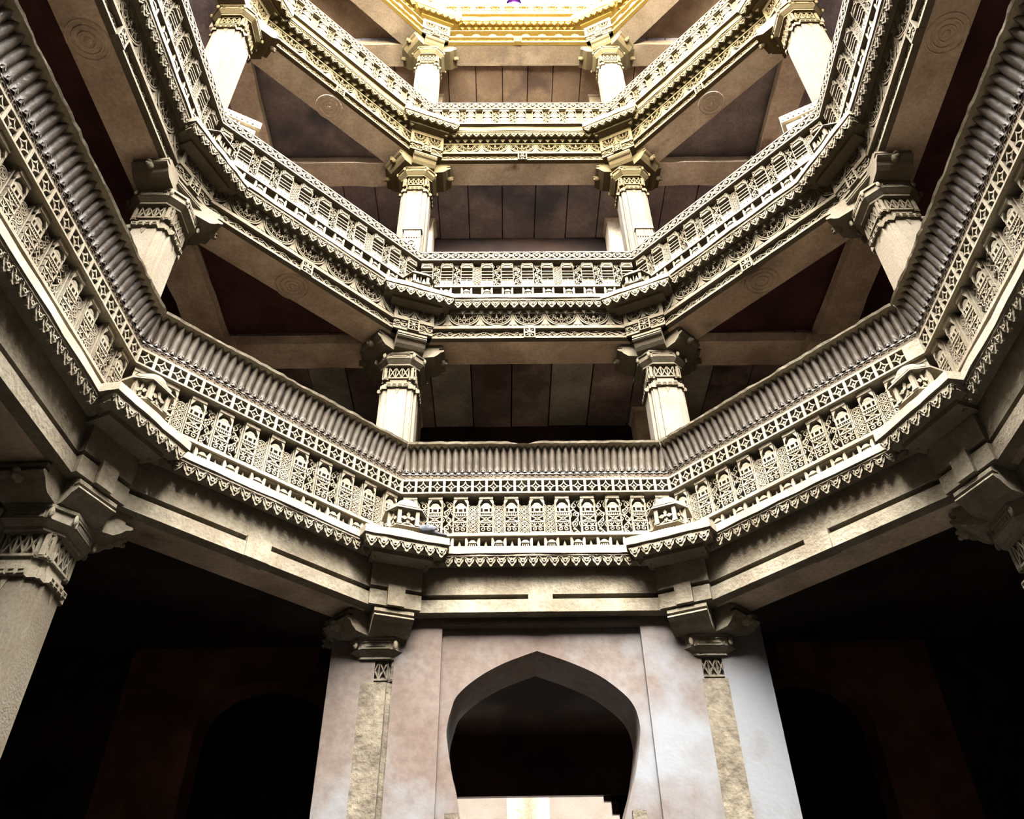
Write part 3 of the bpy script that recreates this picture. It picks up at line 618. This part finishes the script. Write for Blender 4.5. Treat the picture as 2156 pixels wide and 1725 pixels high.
def pillar(lv, k):
    ax, zb, pm, bm = PAX[lv]; c = CO[k]; ax -= {1: .02 if k == 'L' else -.01, 2: .05, 3: .075, 4: 0}[lv] if k in ('L', 'R') else 0; T = TIER[lv]
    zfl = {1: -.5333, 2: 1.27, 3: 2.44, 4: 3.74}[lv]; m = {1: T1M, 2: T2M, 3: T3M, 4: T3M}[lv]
    t = thing('stone_pillar', PLAB[lv][k], 'pillar', c.at(ax, zfl), 0, 'pillars round the shaft')
    zo = U * (zb - zfl)
    emb = lv == 1 and k in ('FL', 'FR')
    sh = MB(); sh.vprism(redent(.066 * U), 0, zo - (.182 * U if emb else .232 * U - .02))
    part('shaft', sh.mesh('shaft', STRIP if emb else pm), t, label='rough broken stone strip' if emb else None)
    def band():
        b = MB(); b.vprism(redent(.064 * U), -.232 * U, -.226 * U); b.vprism(redent(.074 * U), -.226 * U, -.209 * U); b.vprism(redent(.066 * U), -.209 * U, -.198 * U); b.vprism(redent(.058 * U), -.198 * U, -.172 * U)
        for k4 in range(4):
            f = MB()
            for i in range(4):
                x = (-.03 + i * .02) * U; f.ribbon([(x - .02, -.222 * U), (x + .02, -.222 * U), (x + .02, -.213 * U), (x - .02, -.213 * U)], .008, -.0765 * U, -.073 * U, True)
            f.prism([(-.028, -.226 * U), (.028, -.226 * U), (0, -.255 * U)], -.068 * U, -.06 * U)
            b.merge(f, Matrix.Rotation(k4 * pi / 2, 4, 'Z'))
        return b
    if not emb: part('neck_band', shared('neck_band', m, band), t, (0, 0, zo))
    nk = lambda: MB().vprism(redent(.046 * U), -.174 * U, -.119 * U)
    part('neck_core', shared('neck_core', m, nk), t, (0, 0, zo))
    part('neck_lattice', shared('neck_lattice', STRIP if emb else m, neck_lattice), t, (0, 0, zo - .001))
    part('abacus', shared('abacus', m if lv > 1 else T1B, abacus), t, (0, 0, zo))
    for q in range(4):
        for s_ in (-1, 1):
            a = q * pi / 2; x, y = s_ * .054 * U, -.090 * U
            part('leaf_tip', shared('leaf_tip', m, leaf_tip), t, (x * cos(a) - y * sin(a), x * sin(a) + y * cos(a), zo - .088 * U), a)
    # bracket arms: towards the void, along both beams, and along the inner beam
    s, ln = FB[lv]; Lr = (ax - s) * c.r * U - .035
    inner = {'FL': -pi / 2, 'FR': pi / 2, 'L': pi, 'R': pi}[k]
    bays = {'FL': (LD, FRONT), 'FR': (FRONT, RD), 'L': (LS, LD), 'R': (RD, RS)}[k]
    dirs = [(c.ang, Lr + .03), (bays[0].ang - pi / 2, .155 * U), (bays[1].ang + pi / 2, .155 * U), (inner, .15 * U)]
    for i, (a, L) in enumerate(dirs):
        am = shared('arm%d' % round(L * 100), m if lv > 1 else T1B, lambda: arm_mesh(L))
        o = part('bracket_arm', am, t, (0, 0, zo), a)
        if i: part('snout', smooth(shared('snout', m, snout)), o, (0, -L + .005, -.040 * U))
    # stub of beam standing on the arm that points into the shaft
    hw = ln * U / 2; y = -(ax - s) * c.r * U; D = .30
    b = part('bracket_beam', MB().box(-hw + .008, hw - .008, .09, D, .006, .19 * U if lv > 1 else .155 * U).mesh('bracket_beam', bm), t, (y * -sin(c.ang), y * cos(c.ang), zo), c.ang)
    if lv == 1:
        g = MB(); g.box(-hw, hw, 0, D, .056 * U, .158 * U); part('upper_fascia', g.mesh('upper_fascia', T1B), b)
        g = MB(); g.box(-hw, hw, .002, D, 0, .044 * U); g.box(-hw + .03, hw - .03, .12, D, .04 * U, .06 * U); part('lower_fascia', g.mesh('lower_fascia', T1B), b)
        g = MB(); g.box(-hw * .33, hw * .33, -.028, D, -.004, .058 * U); part('key_block', g.mesh('key_block', T1B), b)
    else:
        g = MB(); g.box(-hw, hw, .004, D, 0, .010 * U); g.box(-hw, hw, .018, D, .01 * U, .047 * U); g.box(-hw - .004, hw + .004, -.012, D, .046 * U, .062 * U)
        g.box(-hw - .004, -hw + .035, -.008, D, .062 * U, .16 * U); g.box(hw - .035, hw + .004, -.008, D, .062 * U, .16 * U); g.box(-hw, hw, -.006, D, .132 * U, .16 * U)
        part('frame', g.mesh('frame', m), b)
        part('key_block', shared('key%d' % ((lv + 1) % 2), m, lambda: p_key(.135, U * .060, (lv + 1) % 2)), b, (0, -.004, -.006))
        hl = hw - .0675
        for s_ in (-1, 1): part('vine_band', shared('vine_short%d' % lv, m, lambda: p_vband(hl, U * .036, 9)), b, (s_ * (.0675 + hl / 2), .016, U * .010))
        for s_ in (-1, 0, 1):
            if s_ == 0: continue
            part('festoon', shared('festoon', m, p_arch), b, (s_ * hw * .46, .0, U * .062), 0, (hw * .92 / .318, 1, 1))
    zz = {('L', 3): None}
    if lv == 3:
        fr = -.066 * U
        if k in ('L', 'R'): part('carved_base', shared('base_box', SOFU, base_box), t, (.30 if k == 'L' else -.30, .12, .62), radians(28) if k == 'L' else radians(-28))
        else: part('carved_base', shared('base_niche', T2M, base_niche), t, (.03, fr - .01, 1.14), 0, (.85, 1, 1.25))
    if lv == 4: part('fluted_foot', shared('base_flute', T3M, base_flute), t, (0, -.066 * U - .01, 1.05), 0, (1, 1, 2.1))
    return t

# ---------------------------------------------------------------- miniature corner shrines
def kiosk(tier, k):
    c = CO[k]; T = TIER[tier]; m = T['m']; s, ln, zt = T['facet']
    w_ = {1: 'small domed shrine standing on the lowest eave, %s corner, flower lattice between its columns', 2: 'small pavilion on the second eave, %s corner, pointed leaves between columns'}[tier] % c.word
    t = thing('corner_shrine', w_, 'shrine', c.at(s + (.014 if tier == 1 else .012), zt), c.ang, 'miniature shrines on the corner eaves')
    f = lambda e: [(-.085 - e, -.0 - e), (.085 + e, -.0 - e), (.155 + e * 1.2, .09), (.155 + e, .26), (-.155 - e, .26), (-.155 - e * 1.2, .09)]
    hb, hc = (.055, .190) if tier == 1 else (.045, .16)
    mb = MB(); mb.vprism(f(-.03), 0, hb); mb.vprism(f(-.012), hb - .012, hb + .006, f(.016)); mb.vprism(f(.008), hb + .006, hb + .022)
    for i in range(7): mb.box(-.075 + i * .025 - .006, -.075 + i * .025 + .006, .012, .04, .0, hb - .012)
    part('base', mb.mesh('base', m), t)
    mb = MB(); mb.vprism([(-.06, .12), (.06, .12), (.09, .24), (-.09, .24)], hb + .03, hb + hc); part('core', mb.mesh('core', m), t)
    col = shared('shrine_column%d' % tier, m, lambda: MB().box(-.016, .016, -.016, .016, 0, hc - .02).box(-.022, .022, -.022, .022, 0, .018).box(-.022, .022, -.022, .022, hc - .035, hc - .02))
    for x, y in ((-.078, .008), (.078, .008), (.145, .09), (-.145, .09)): part('column', col, t, (x, y, hb + .025))
    def flower():
        p = MB(); H = hc - .03
        if tier == 1:
            for q in range(4):
                a = q * pi / 2; p.prism([(0, H / 2), (.045 * cos(a - .5), H / 2 + .045 * sin(a - .5)), (.085 * cos(a), H / 2 + .07 * sin(a)), (.045 * cos(a + .5), H / 2 + .045 * sin(a + .5))], -.008, .03)
            p.disc(0, H / 2, .018, -.02, .0, 8); p.ribbon([(-.08, 0), (0, .035), (.08, 0)], .014, -.004, .03)
        else:
            for x in (-.045, .045): p.prism([(x - .035, 0), (x + .035, 0), (x, H * .8)], -.008, .03)
            p.box(-.006, .006, -.01, .03, 0, H)
        return p
    fl = shared('shrine_flower%d' % tier, m, flower)
    part('lattice_flower', fl, t, (0, .012, hb + .028), 0, (.8, 1, .9)); part('lattice_flower', fl, t, (.116, .055, hb + .028), .87, (.5, 1, .9)); part('lattice_flower', fl, t, (-.116, .055, hb + .028), -.87, (.5, 1, .9))
    mb = MB(); z = hb + hc; mb.vprism(f(.026), z - .010, z, f(.024)); mb.vprism(f(.024), z, z + .024, f(-.005)); mb.vprism(f(0), z + .028, z + .05)
    part('eave', mb.mesh('eave', m), t)
    mb = MB()
    if tier == 1: mb.lathe([(.112, z + .05), (.112, z + .062), (.096, z + .064), (.096, z + .085), (.085, z + .108), (.058, z + .126), (.02, z + .136), (0, z + .138)], 16, (0, .11)); mb.lathe([(.02, z + .14), (.028, z + .15), (.012, z + .16), (0, z + .17)], 8, (0, .11))
    else: mb.vprism(f(-.02), z + .05, z + .075, f(-.06)); mb.vprism(f(-.06), z + .075, z + .1, f(-.09))
    part('dome', mb.mesh('dome', m), t)

# ---------------------------------------------------------------- build: shell
def wallbox(name, x0, x1, y0, y1, z0, z1, m):
    return struct(name, MB().box(U * x0, U * x1, U * y0, U * y1, Z(z0), Z(z1)).mesh(name, m))
SQ = (-1.60, 1.64, -1.60, 1.62)
ZF = -.5333; ZTOP = 5.14; ZBACK = 3.35  # ZBACK: unseen rear wall cut low to let light reach the lower tiers
wallbox('floor', -1.9, 1.9, -3.4, 3.4, ZF - .1, ZF, FLR)
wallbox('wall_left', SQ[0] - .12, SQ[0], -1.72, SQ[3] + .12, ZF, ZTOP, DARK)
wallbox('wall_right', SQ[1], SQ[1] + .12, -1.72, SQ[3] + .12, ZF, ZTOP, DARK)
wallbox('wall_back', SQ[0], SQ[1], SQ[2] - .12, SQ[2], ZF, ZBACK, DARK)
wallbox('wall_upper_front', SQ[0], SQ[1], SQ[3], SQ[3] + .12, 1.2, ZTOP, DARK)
# front wall of the lowest storey: plaster, framed recess, horseshoe arch
OUT = [(969, 1725), (961, 1673), (952, 1634), (944, 1584), (940, 1539), (950, 1495), (963.6, 1464), (1005, 1428), (1061, 1397), (1130.5, 1371), (1200, 1395), (1261, 1422.6), (1311, 1459), (1336, 1489), (1347.6, 1528), (1347, 1562), (1339, 1628), (1328, 1673), (1316, 1725)]
YW = 1.030; YI = 1.046; YR = 1.215
def unproj(px, py, Y):               # where the sight line to a measured point of the reference meets the wall plane
    d = r2 * ((px - 1078) / 1761.857) - u2 * ((py - 862.5) / 1761.857) + fwd
    t_ = (Y + 1.121789) / d.y
    return (-0.060388 + t_ * d.x, t_ * d.z)
def smooth_path(p, k=4):             # Catmull-Rom through the measured points, keeping the pointed crown
    tip = min(range(len(p)), key=lambda i: p[i][1]); out = []
    for seg in (p[:tip + 1], p[tip:]):
        for i in range(len(seg) - 1):
            a, b, c, d = seg[max(i - 1, 0)], seg[i], seg[i + 1], seg[min(i + 2, len(seg) - 1)]
            for j in range(k):
                t = j / k
                out.append(tuple(.5 * (2 * b[q] + (c[q] - a[q]) * t + (2 * a[q] - 5 * b[q] + 4 * c[q] - d[q]) * t * t + (3 * b[q] - a[q] - 3 * c[q] + d[q]) * t ** 3) for q in (0, 1)))
    return out + [p[-1]]
arch = [unproj(px, py, YI) for px, py in smooth_path(OUT)]
arch = [(arch[0][0] + .012, ZF)] + arch + [(arch[-1][0] - .012, ZF)]
XL, XR = -.523, .655
fx0, fx1, fz1 = -.226, .322, 1.052
mb = MB()
mb.box(U * XL, U * -.402, U * YW, U * 1.5, Z(ZF), Z(1.08)); mb.box(U * -.352, U * fx0, U * YW, U * YR, Z(ZF), Z(1.08)); mb.box(U * fx1, U * .476, U * YW, U * YR, Z(ZF), Z(1.08)); mb.box(U * .532, U * XR, U * YW, U * 1.5, Z(ZF), Z(1.08))
mb.box(U * -.402, U * -.352, U * (YW + .012), U * YR, Z(ZF), Z(1.08)); mb.box(U * .476, U * .532, U * (YW + .012), U * YR, Z(ZF), Z(1.08))
mb.box(U * fx0, U * fx1, U * YW, U * YR, Z(fz1), Z(1.08))
wf = struct('wall_front', mb.mesh('wall_front', PLAS))
# recessed spandrel field with the arch cut through
n = len(arch); vs_ = []; fs = []
top = [(fx0, ZF)] + [(fx0 + (fx1 - fx0) * 0, z) for z in []]
def outer(i):
    x, z = arch[i]; q = i / (n - 1)
    if q < .35: return (fx0, z)
    if q > .65: return (fx1, z)
    return (fx0 + (fx1 - fx0) * (q - .35) / .30, fz1)
for i in range(n):
    x, z = arch[i]; ox, oz = outer(i)
    vs_ += [(U * x, U * YI, Z(z)), (U * ox, U * YI, Z(oz)), (U * x, U * YR, Z(z)), (U * ox, U * YR, Z(oz))]
for i in range(n - 1):
    a = i * 4; b = a + 4; fs += [(a, b, b + 1, a + 1), (a + 2, a + 3, b + 3, b + 2), (a, a + 2, b + 2, b)]
i0 = [i for i in range(n) if i / (n - 1) < .35][-1]; i1 = [i for i in range(n) if i / (n - 1) > .65][0]
vs_ += [(U * fx0, U * YI, Z(fz1)), (U * fx1, U * YI, Z(fz1))]
fs += [(i0 * 4 + 1, (i0 + 1) * 4 + 1, n * 4), ((i1 - 1) * 4 + 1, i1 * 4 + 1, n * 4 + 1)]
part('spandrel', MB().add(vs_, fs).mesh('spandrel', PLAS), wf)
mb = MB().box(U * fx0, U * fx1, U * (YW - .006), U * (YW + .002), Z(fz1), Z(fz1 + .010)); part('frame_moulding', mb.mesh('frame_moulding', PLAS), wf)
for sx, x in ((1, fx0 + .04), (-1, fx1 - .055)):
    mb = MB().box(U * x - .05, U * x + .05, U * (YI - .012), U * (YI + .06), Z(.515), Z(.572)); part('spring_stub', mb.mesh('spring_stub', STRIP), wf, label='worn stone stub beside the arch foot')
# passage behind the arch, and the sunlit wall of the next shaft
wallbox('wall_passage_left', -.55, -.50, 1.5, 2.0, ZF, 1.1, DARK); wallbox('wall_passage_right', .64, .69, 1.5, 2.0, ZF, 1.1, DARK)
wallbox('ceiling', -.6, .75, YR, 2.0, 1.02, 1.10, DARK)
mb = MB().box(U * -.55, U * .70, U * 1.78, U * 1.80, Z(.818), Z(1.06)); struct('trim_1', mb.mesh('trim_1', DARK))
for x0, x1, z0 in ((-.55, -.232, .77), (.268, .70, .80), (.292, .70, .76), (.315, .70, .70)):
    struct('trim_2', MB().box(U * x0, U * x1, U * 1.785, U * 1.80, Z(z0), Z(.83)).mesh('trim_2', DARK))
mb = MB().box(U * -1.6, U * -.045, U * 3.0, U * 3.1, Z(ZF), Z(1.9)).box(U * .155, U * 1.6, U * 3.0, U * 3.1, Z(ZF), Z(1.9)).box(U * -.045, U * .155, U * 3.0, U * 3.1, Z(ZF), Z(1.05))
fw = struct('wall_far', mb.mesh('wall_far', FAR))
part('recess_back', MB().box(U * -.045, U * .155, U * 3.07, U * 3.1, Z(1.05), Z(1.9)).mesh('recess_back', SOF), fw, label='brown recess added as a darker patch')  # added recess, sunk and browned to give the wall a darker patch
# corner chambers and side galleries of the lowest storey
def arch_wall(name, x0, x1, y, ax0, ax1, zs, za, th=.1, m=DARK):
    pts = [(ax0, ZF), (ax0, zs)] + [((ax0 + ax1) / 2 - (ax1 - ax0) / 2 * cos(t), zs + (za - zs) * sin(t)) for t in [pi * i / 10 for i in range(1, 10)]] + [(ax1, zs), (ax1, ZF)]
    mb = MB(); vs_ = []; fs = []; n = len(pts)
    for i, (x, z) in enumerate(pts):
        ox, oz = (x0, z) if i < 2 else ((x1, z) if i > n - 3 else (x0 + (x1 - x0) * (i - 2) / (n - 5), 1.2))
        vs_ += [(U * x, U * y, Z(z)), (U * ox, U * y, Z(oz)), (U * x, U * (y + th), Z(z)), (U * ox, U * (y + th), Z(oz))]
    for i in range(n - 1): a = i * 4; b = a + 4; fs += [(a, b, b + 1, a + 1), (a, a + 2, b + 2, b)]
    return struct(name, mb.add(vs_, fs).mesh(name, m))
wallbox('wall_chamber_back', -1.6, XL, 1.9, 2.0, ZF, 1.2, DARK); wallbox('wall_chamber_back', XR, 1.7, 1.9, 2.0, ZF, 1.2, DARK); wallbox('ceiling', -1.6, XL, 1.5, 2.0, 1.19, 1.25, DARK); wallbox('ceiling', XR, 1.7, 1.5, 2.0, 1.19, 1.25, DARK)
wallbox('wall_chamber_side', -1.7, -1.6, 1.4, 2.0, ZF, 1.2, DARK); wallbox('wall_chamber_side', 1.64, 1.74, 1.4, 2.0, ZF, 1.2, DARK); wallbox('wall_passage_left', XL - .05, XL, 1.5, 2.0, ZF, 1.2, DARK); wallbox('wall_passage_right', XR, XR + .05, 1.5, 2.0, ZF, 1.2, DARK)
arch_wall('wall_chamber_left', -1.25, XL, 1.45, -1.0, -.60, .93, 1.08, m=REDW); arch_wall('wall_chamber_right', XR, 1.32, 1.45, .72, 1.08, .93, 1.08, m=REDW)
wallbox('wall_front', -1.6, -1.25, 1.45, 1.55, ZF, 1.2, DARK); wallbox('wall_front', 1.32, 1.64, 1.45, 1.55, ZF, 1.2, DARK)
# floors of the upper galleries, seen from below as ceilings
def ring_ceiling(z0, z1, a, m, planks):
    mb = MB(); sq = [(SQ[0], -1.6), (SQ[0], .45), (SQ[0], SQ[3]), (-.42, SQ[3]), (.52, SQ[3]), (SQ[1], SQ[3]), (SQ[1], .45), (SQ[1], -1.6)]
    inn = [CV['L2'], CV['L'], CV['FL'], CV['FR'], CV['R'], CV['R2']]
    vs_ = [(U * x * a, U * y * a, Z(z)) for z in (z0, z1) for x, y in inn] + [(U * x, U * y, Z(z)) for z in (z0, z1) for x, y in sq]
    I = lambda i, l: i + 6 * l
    O = lambda i, l: 12 + i + 8 * l
    fs = []
    for l in (0, 1): fs += [(I(0, l), I(1, l), O(1, l), O(0, l)), (I(1, l), I(2, l), O(2, l), O(1, l)) , (I(2, l), O(3, l), O(2, l)), (I(2, l), I(3, l), O(4, l), O(3, l)), (I(3, l), O(5, l), O(4, l)), (I(3, l), I(4, l), O(6, l), O(5, l)), (I(4, l), I(5, l), O(7, l), O(6, l))]
    for i in range(5): fs.append((I(i, 0), I(i + 1, 0), I(i + 1, 1), I(i, 1)))
    return struct('ceiling', mb.add(vs_, fs).mesh('ceiling', m))
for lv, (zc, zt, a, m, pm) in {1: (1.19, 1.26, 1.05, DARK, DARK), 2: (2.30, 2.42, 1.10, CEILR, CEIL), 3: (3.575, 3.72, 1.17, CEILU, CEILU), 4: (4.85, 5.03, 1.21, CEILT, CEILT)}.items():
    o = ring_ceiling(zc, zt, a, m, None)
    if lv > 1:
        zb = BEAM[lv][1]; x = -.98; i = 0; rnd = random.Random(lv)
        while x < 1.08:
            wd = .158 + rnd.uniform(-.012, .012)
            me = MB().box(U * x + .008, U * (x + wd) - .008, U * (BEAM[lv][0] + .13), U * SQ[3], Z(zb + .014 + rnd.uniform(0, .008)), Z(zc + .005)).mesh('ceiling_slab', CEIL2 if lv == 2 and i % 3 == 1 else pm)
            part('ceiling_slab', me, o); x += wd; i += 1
# back half of the shaft (behind the viewer): kept low and left open to admit sky light
mb = MB()
for (x0, y0), (x1, y1) in ((CV['BL'], CV['BR']),):
    for a0, a1, z0, z1 in ((1.0, 1.12, 1.08, 1.24), (.95, 1.12, 1.24, 1.262), (1.03, 1.08, 1.262, 1.55)):
        q = [(x0 * a0, y0 * a0), (x1 * a0, y1 * a0), (x1 * a1, y1 * a1), (x0 * a1, y0 * a1)]
        mb.vprism([(U * x, U * y) for x, y in q], Z(z0), Z(z1))
struct('trim_3', mb.mesh('trim_3', T1M))

# ---------------------------------------------------------------- build: inner beams of the square corner chambers
def inner_beam(lv, x0, y0, x1, y1, label):
    zb = BEAM[lv][1]; L = hypot(x1 - x0, y1 - y0) * U; a = atan2(y1 - y0, x1 - x0)
    t = thing('inner_beam', label, 'beam', (U * (x0 + x1) / 2, U * (y0 + y1) / 2, Z(zb)), a, 'undecorated beams of the corner chambers')
    sm = {2: SOF, 3: SOFU, 4: SOFT}[lv]; hw = .066 * U; rnd = random.Random(lv * 3 + int(x0 * 10))
    mb = MB(); n = 10; vs_ = []; fs = []
    for i in range(n + 1):
        j = rnd.uniform(-.012, .012); x = -L / 2 + L * i / n
        vs_ += [(x, -hw + j, j * .5), (x, -hw + j * .5, .045 * U), (x, hw, .045 * U), (x, hw + j, 0)]
    for i in range(n):
        for k in range(4): fs.append((i * 4 + k, (i + 1) * 4 + k, (i + 1) * 4 + (k + 1) % 4, i * 4 + (k + 1) % 4))
    part('lintel', mb.add(vs_, fs).mesh('lintel', sm), t)
    x = -L / 2; row = 0
    for z0, z1 in ((.046, .068), (.069, .10)):
        x = -L / 2
        while x < L / 2 - .05:
            w_ = min(rnd.uniform(.28, .5), L / 2 - x); d = rnd.uniform(-.01, .01)
            part('stone_block', MB().box(x + .006, x + w_ - .006, -hw + .03 + d, hw - .03 + d, z0 * U, z1 * U).mesh('stone_block', CEIL if lv == 2 else CEILU), t); x += w_
for lv in (2, 3, 4):
    ax = PAX[lv][0]; yl = ax * 1.0; xl = -ax * .9805; xr = ax * 1.0195
    tw = {2: 'second', 3: 'third', 4: 'topmost'}[lv]
    inner_beam(lv, xl - .02, yl, ax * CV['FL'][0], yl, f'stained plain beam of the {tw} storey, running level leftward from the front left pillar')
    inner_beam(lv, ax * CV['FR'][0], yl, xr + .02, yl, f'stained plain beam of the {tw} storey, running level rightward from the front right pillar')
    for sd, x in (('left', -.45), ('right', .545)):
        zf = {2: 1.27, 3: 2.44, 4: 3.74}[lv]; H = U * (BEAM[lv][1] + .09 - zf)
        t = thing('gallery_pilaster', f'plain pilaster on the back wall of the {tw} storey gallery, {sd} end', 'pillar', (U * x, U * 1.545, Z(zf)), 0, 'pilasters on the gallery back walls')
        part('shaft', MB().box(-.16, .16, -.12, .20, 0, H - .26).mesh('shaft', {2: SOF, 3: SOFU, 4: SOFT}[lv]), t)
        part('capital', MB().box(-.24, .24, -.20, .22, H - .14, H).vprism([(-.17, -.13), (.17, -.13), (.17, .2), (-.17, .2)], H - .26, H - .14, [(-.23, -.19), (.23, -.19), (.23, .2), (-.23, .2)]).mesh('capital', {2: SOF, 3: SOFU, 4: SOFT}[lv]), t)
    if lv < 4:
        inner_beam(lv, xl, ax * .411, xl, yl, f'stained plain beam running back from the far left pillar of the {tw} storey')
        inner_beam(lv, xr, ax * .395, xr, yl, f'stained stone beam running back from the far right pillar of the {tw} storey')
        for sx, x in ((-1, xl), (1, xr)):
            zf = {2: 1.27, 3: 2.44}[lv]; zb = BEAM[lv][1]; sd = 'left' if sx < 0 else 'right'
            t = thing('corner_pillar', f'dim plain pillar at the back of the {sd} corner chamber, {tw} storey', 'pillar', (U * x, U * yl, Z(zf)), 0)
            H = U * (zb - zf); part('shaft', MB().vprism(redent(.07 * U), 0, H - .24).mesh('shaft', SOF), t)
            mb = MB(); h = .1 * U; mb.box(-h, h, -h, h, H - .12, H); mb.vprism([(-h * .7, -h * .7), (h * .7, -h * .7), (h * .7, h * .7), (-h * .7, h * .7)], H - .24, H - .12, [(-h * .95, -h * .95), (h * .95, -h * .95), (h * .95, h * .95), (-h * .95, h * .95)])
            part('capital', mb.mesh('capital', SOF), t)

# ---------------------------------------------------------------- build: beams, pillars, cornices, parapets
BAYS = (FRONT, LD, RD, LS, RS)
for b in (Bay('BL', 'L2', 'rear left'), Bay('R2', 'BR', 'rear right')): beam_plain(b); cornice(1, b); parapet1(b)
for b in BAYS:
    beam_plain(b); beam_carved(2, b); cornice(1, b); cornice(2, b); parapet1(b); parapet2(b)
for b in (FRONT, LD, RD):
    beam_carved(3, b); cornice(3, b); parapet3(3, b); beam_carved(4, b); cornice(4, b); parapet3(4, b)
for k in ('FL', 'FR', 'L', 'R'):
    for lv in (1, 2, 3): pillar(lv, k); corner_cornice(lv, CO[k])
    kiosk(1, k); kiosk(2, k)
for k in ('FL', 'FR'): pillar(4, k); corner_cornice(4, CO[k])

# ---------------------------------------------------------------- build: the pigeon and the visitor at the rim
c = CO['FL']; T = TIER[1]; s, ln, zt = T['facet']
p0 = Vector(c.at(s + .018, zt)); ex = Vector((cos(c.ang), sin(c.ang), 0))
pt = thing('pigeon', 'grey pigeon perched on the front left corner eave beside the small domed shrine', 'bird', p0 + ex * .15 + Vector((0, .03, 0)), c.ang - .35)
mb = MB(); mb.ball((0, 0, .075), (.085, .045, .05), 12, 8); mb.ball((-.07, 0, .125), (.034, .03, .034), 10, 6); mb.ball((-.052, 0, .10), (.04, .033, .045), 10, 6)
part('body', smooth(mb.mesh('body', WFEA)), pt)
part('beak', MB().lathe([(.008, 0), (.004, .018), (0, .026)], 6).tf(Matrix.Translation((-.1, 0, .122)) @ Matrix.Rotation(-pi / 2, 4, 'Y')).mesh('beak', HAIR), pt)
for s_ in (-1, 1):
    part('wing', smooth(MB().ball((.025, s_ * .038, .082), (.085, .014, .036), 10, 6).mesh('wing', FEA)), pt)
    part('leg', MB().box(-.005, .005, s_ * .018 - .004, s_ * .018 + .004, 0, .04).box(-.025, .012, s_ * .018 - .008, s_ * .018 + .008, 0, .006).mesh('leg', FEA), pt)
part('tail', MB().hexa([(.06, -.02, .055), (.19, -.03, .018), (.19, -.03, .026), (.06, -.02, .075), (.06, .02, .055), (.19, .03, .018), (.19, .03, .026), (.06, .02, .075)]).mesh('tail', FEA), pt)

def skin_body(name, joints, edges, m, parent):
    me = bpy.data.meshes.new(name); me.from_pydata([j[:3] for j in joints], edges, []); me.update()
    o = bpy.data.objects.new(name, me); COL.objects.link(o); o.parent = parent
    md = o.modifiers.new('skin', 'SKIN'); md.use_smooth_shade = True
    sv = me.skin_vertices[0].data
    for i, j in enumerate(joints): sv[i].radius = (j[3], j[4] if len(j) > 4 else j[3]); sv[i].use_root = (i == 0)
    sub = o.modifiers.new('sub', 'SUBSURF'); sub.levels = 1; sub.render_levels = 1
    me.materials.append(m); return o
zr = Z(5.14)
wallbox('floor', -1.64, 1.64, 1.195, 1.74, 5.05, 5.14, T4M)
pp = thing('person', 'person in purple top leaning on the sunlit rim at the very top of the shaft', 'person', (.045 * U, 1.30 * U, zr), 0)
J = [(0, 0, .92, .14, .11), (0, -.03, 1.15, .14, .10), (0, -.08, 1.40, .17, .10), (0, -.11, 1.50, .06), (0, -.14, 1.58, .05),
     (-.2, -.10, 1.40, .055), (-.25, -.20, 1.14, .045), (-.12, -.36, 1.0, .035), (.2, -.10, 1.40, .055), (.25, -.20, 1.14, .045), (.12, -.36, 1.0, .035),
     (-.1, .02, .86, .095), (-.11, .0, .48, .065), (-.11, .04, .08, .045), (.1, .02, .86, .095), (.11, .0, .48, .065), (.11, .04, .08, .045)]
E_ = [(0, 1), (1, 2), (2, 3), (3, 4), (2, 5), (5, 6), (6, 7), (2, 8), (8, 9), (9, 10), (0, 11), (11, 12), (12, 13), (0, 14), (14, 15), (15, 16)]
skin_body('body', J, E_, SHIRT, pp)
hd = smooth(MB().ball((0, -.17, 1.70), (.075, .095, .115), 14, 10).ball((0, -.265, 1.69), (.014, .02, .022), 6, 4).ball((-.076, -.16, 1.69), (.012, .02, .03), 6, 4).ball((.076, -.16, 1.69), (.012, .02, .03), 6, 4).mesh('head', SKIN)); part('head', hd, pp)
part('hair', smooth(MB().ball((0, -.15, 1.735), (.085, .10, .10), 12, 8).mesh('hair', HAIR)), pp)
part('scarf', smooth(MB().lathe([(.16, 1.02), (.185, 1.2), (.15, 1.38), (.09, 1.47)], 14, (0, -.06)).mesh('scarf', CLOTH2)), pp, label='blue scarf')
for s_ in (-1, 1):
    mb = MB(); mb.ball((s_ * .1, -.40, .99), (.036, .042, .016), 8, 5)
    for q in range(4): mb.ball((s_ * .1 + (q - 1.5) * .018, -.455 - .008 * (q in (1, 2)), .982), (.009, .034, .009), 6, 5)
    mb.ball((s_ * .1 - s_ * .045, -.41, .985), (.022, .010, .009), 6, 5)
    part('hand', smooth(mb.mesh('hand', SKIN)), pp)
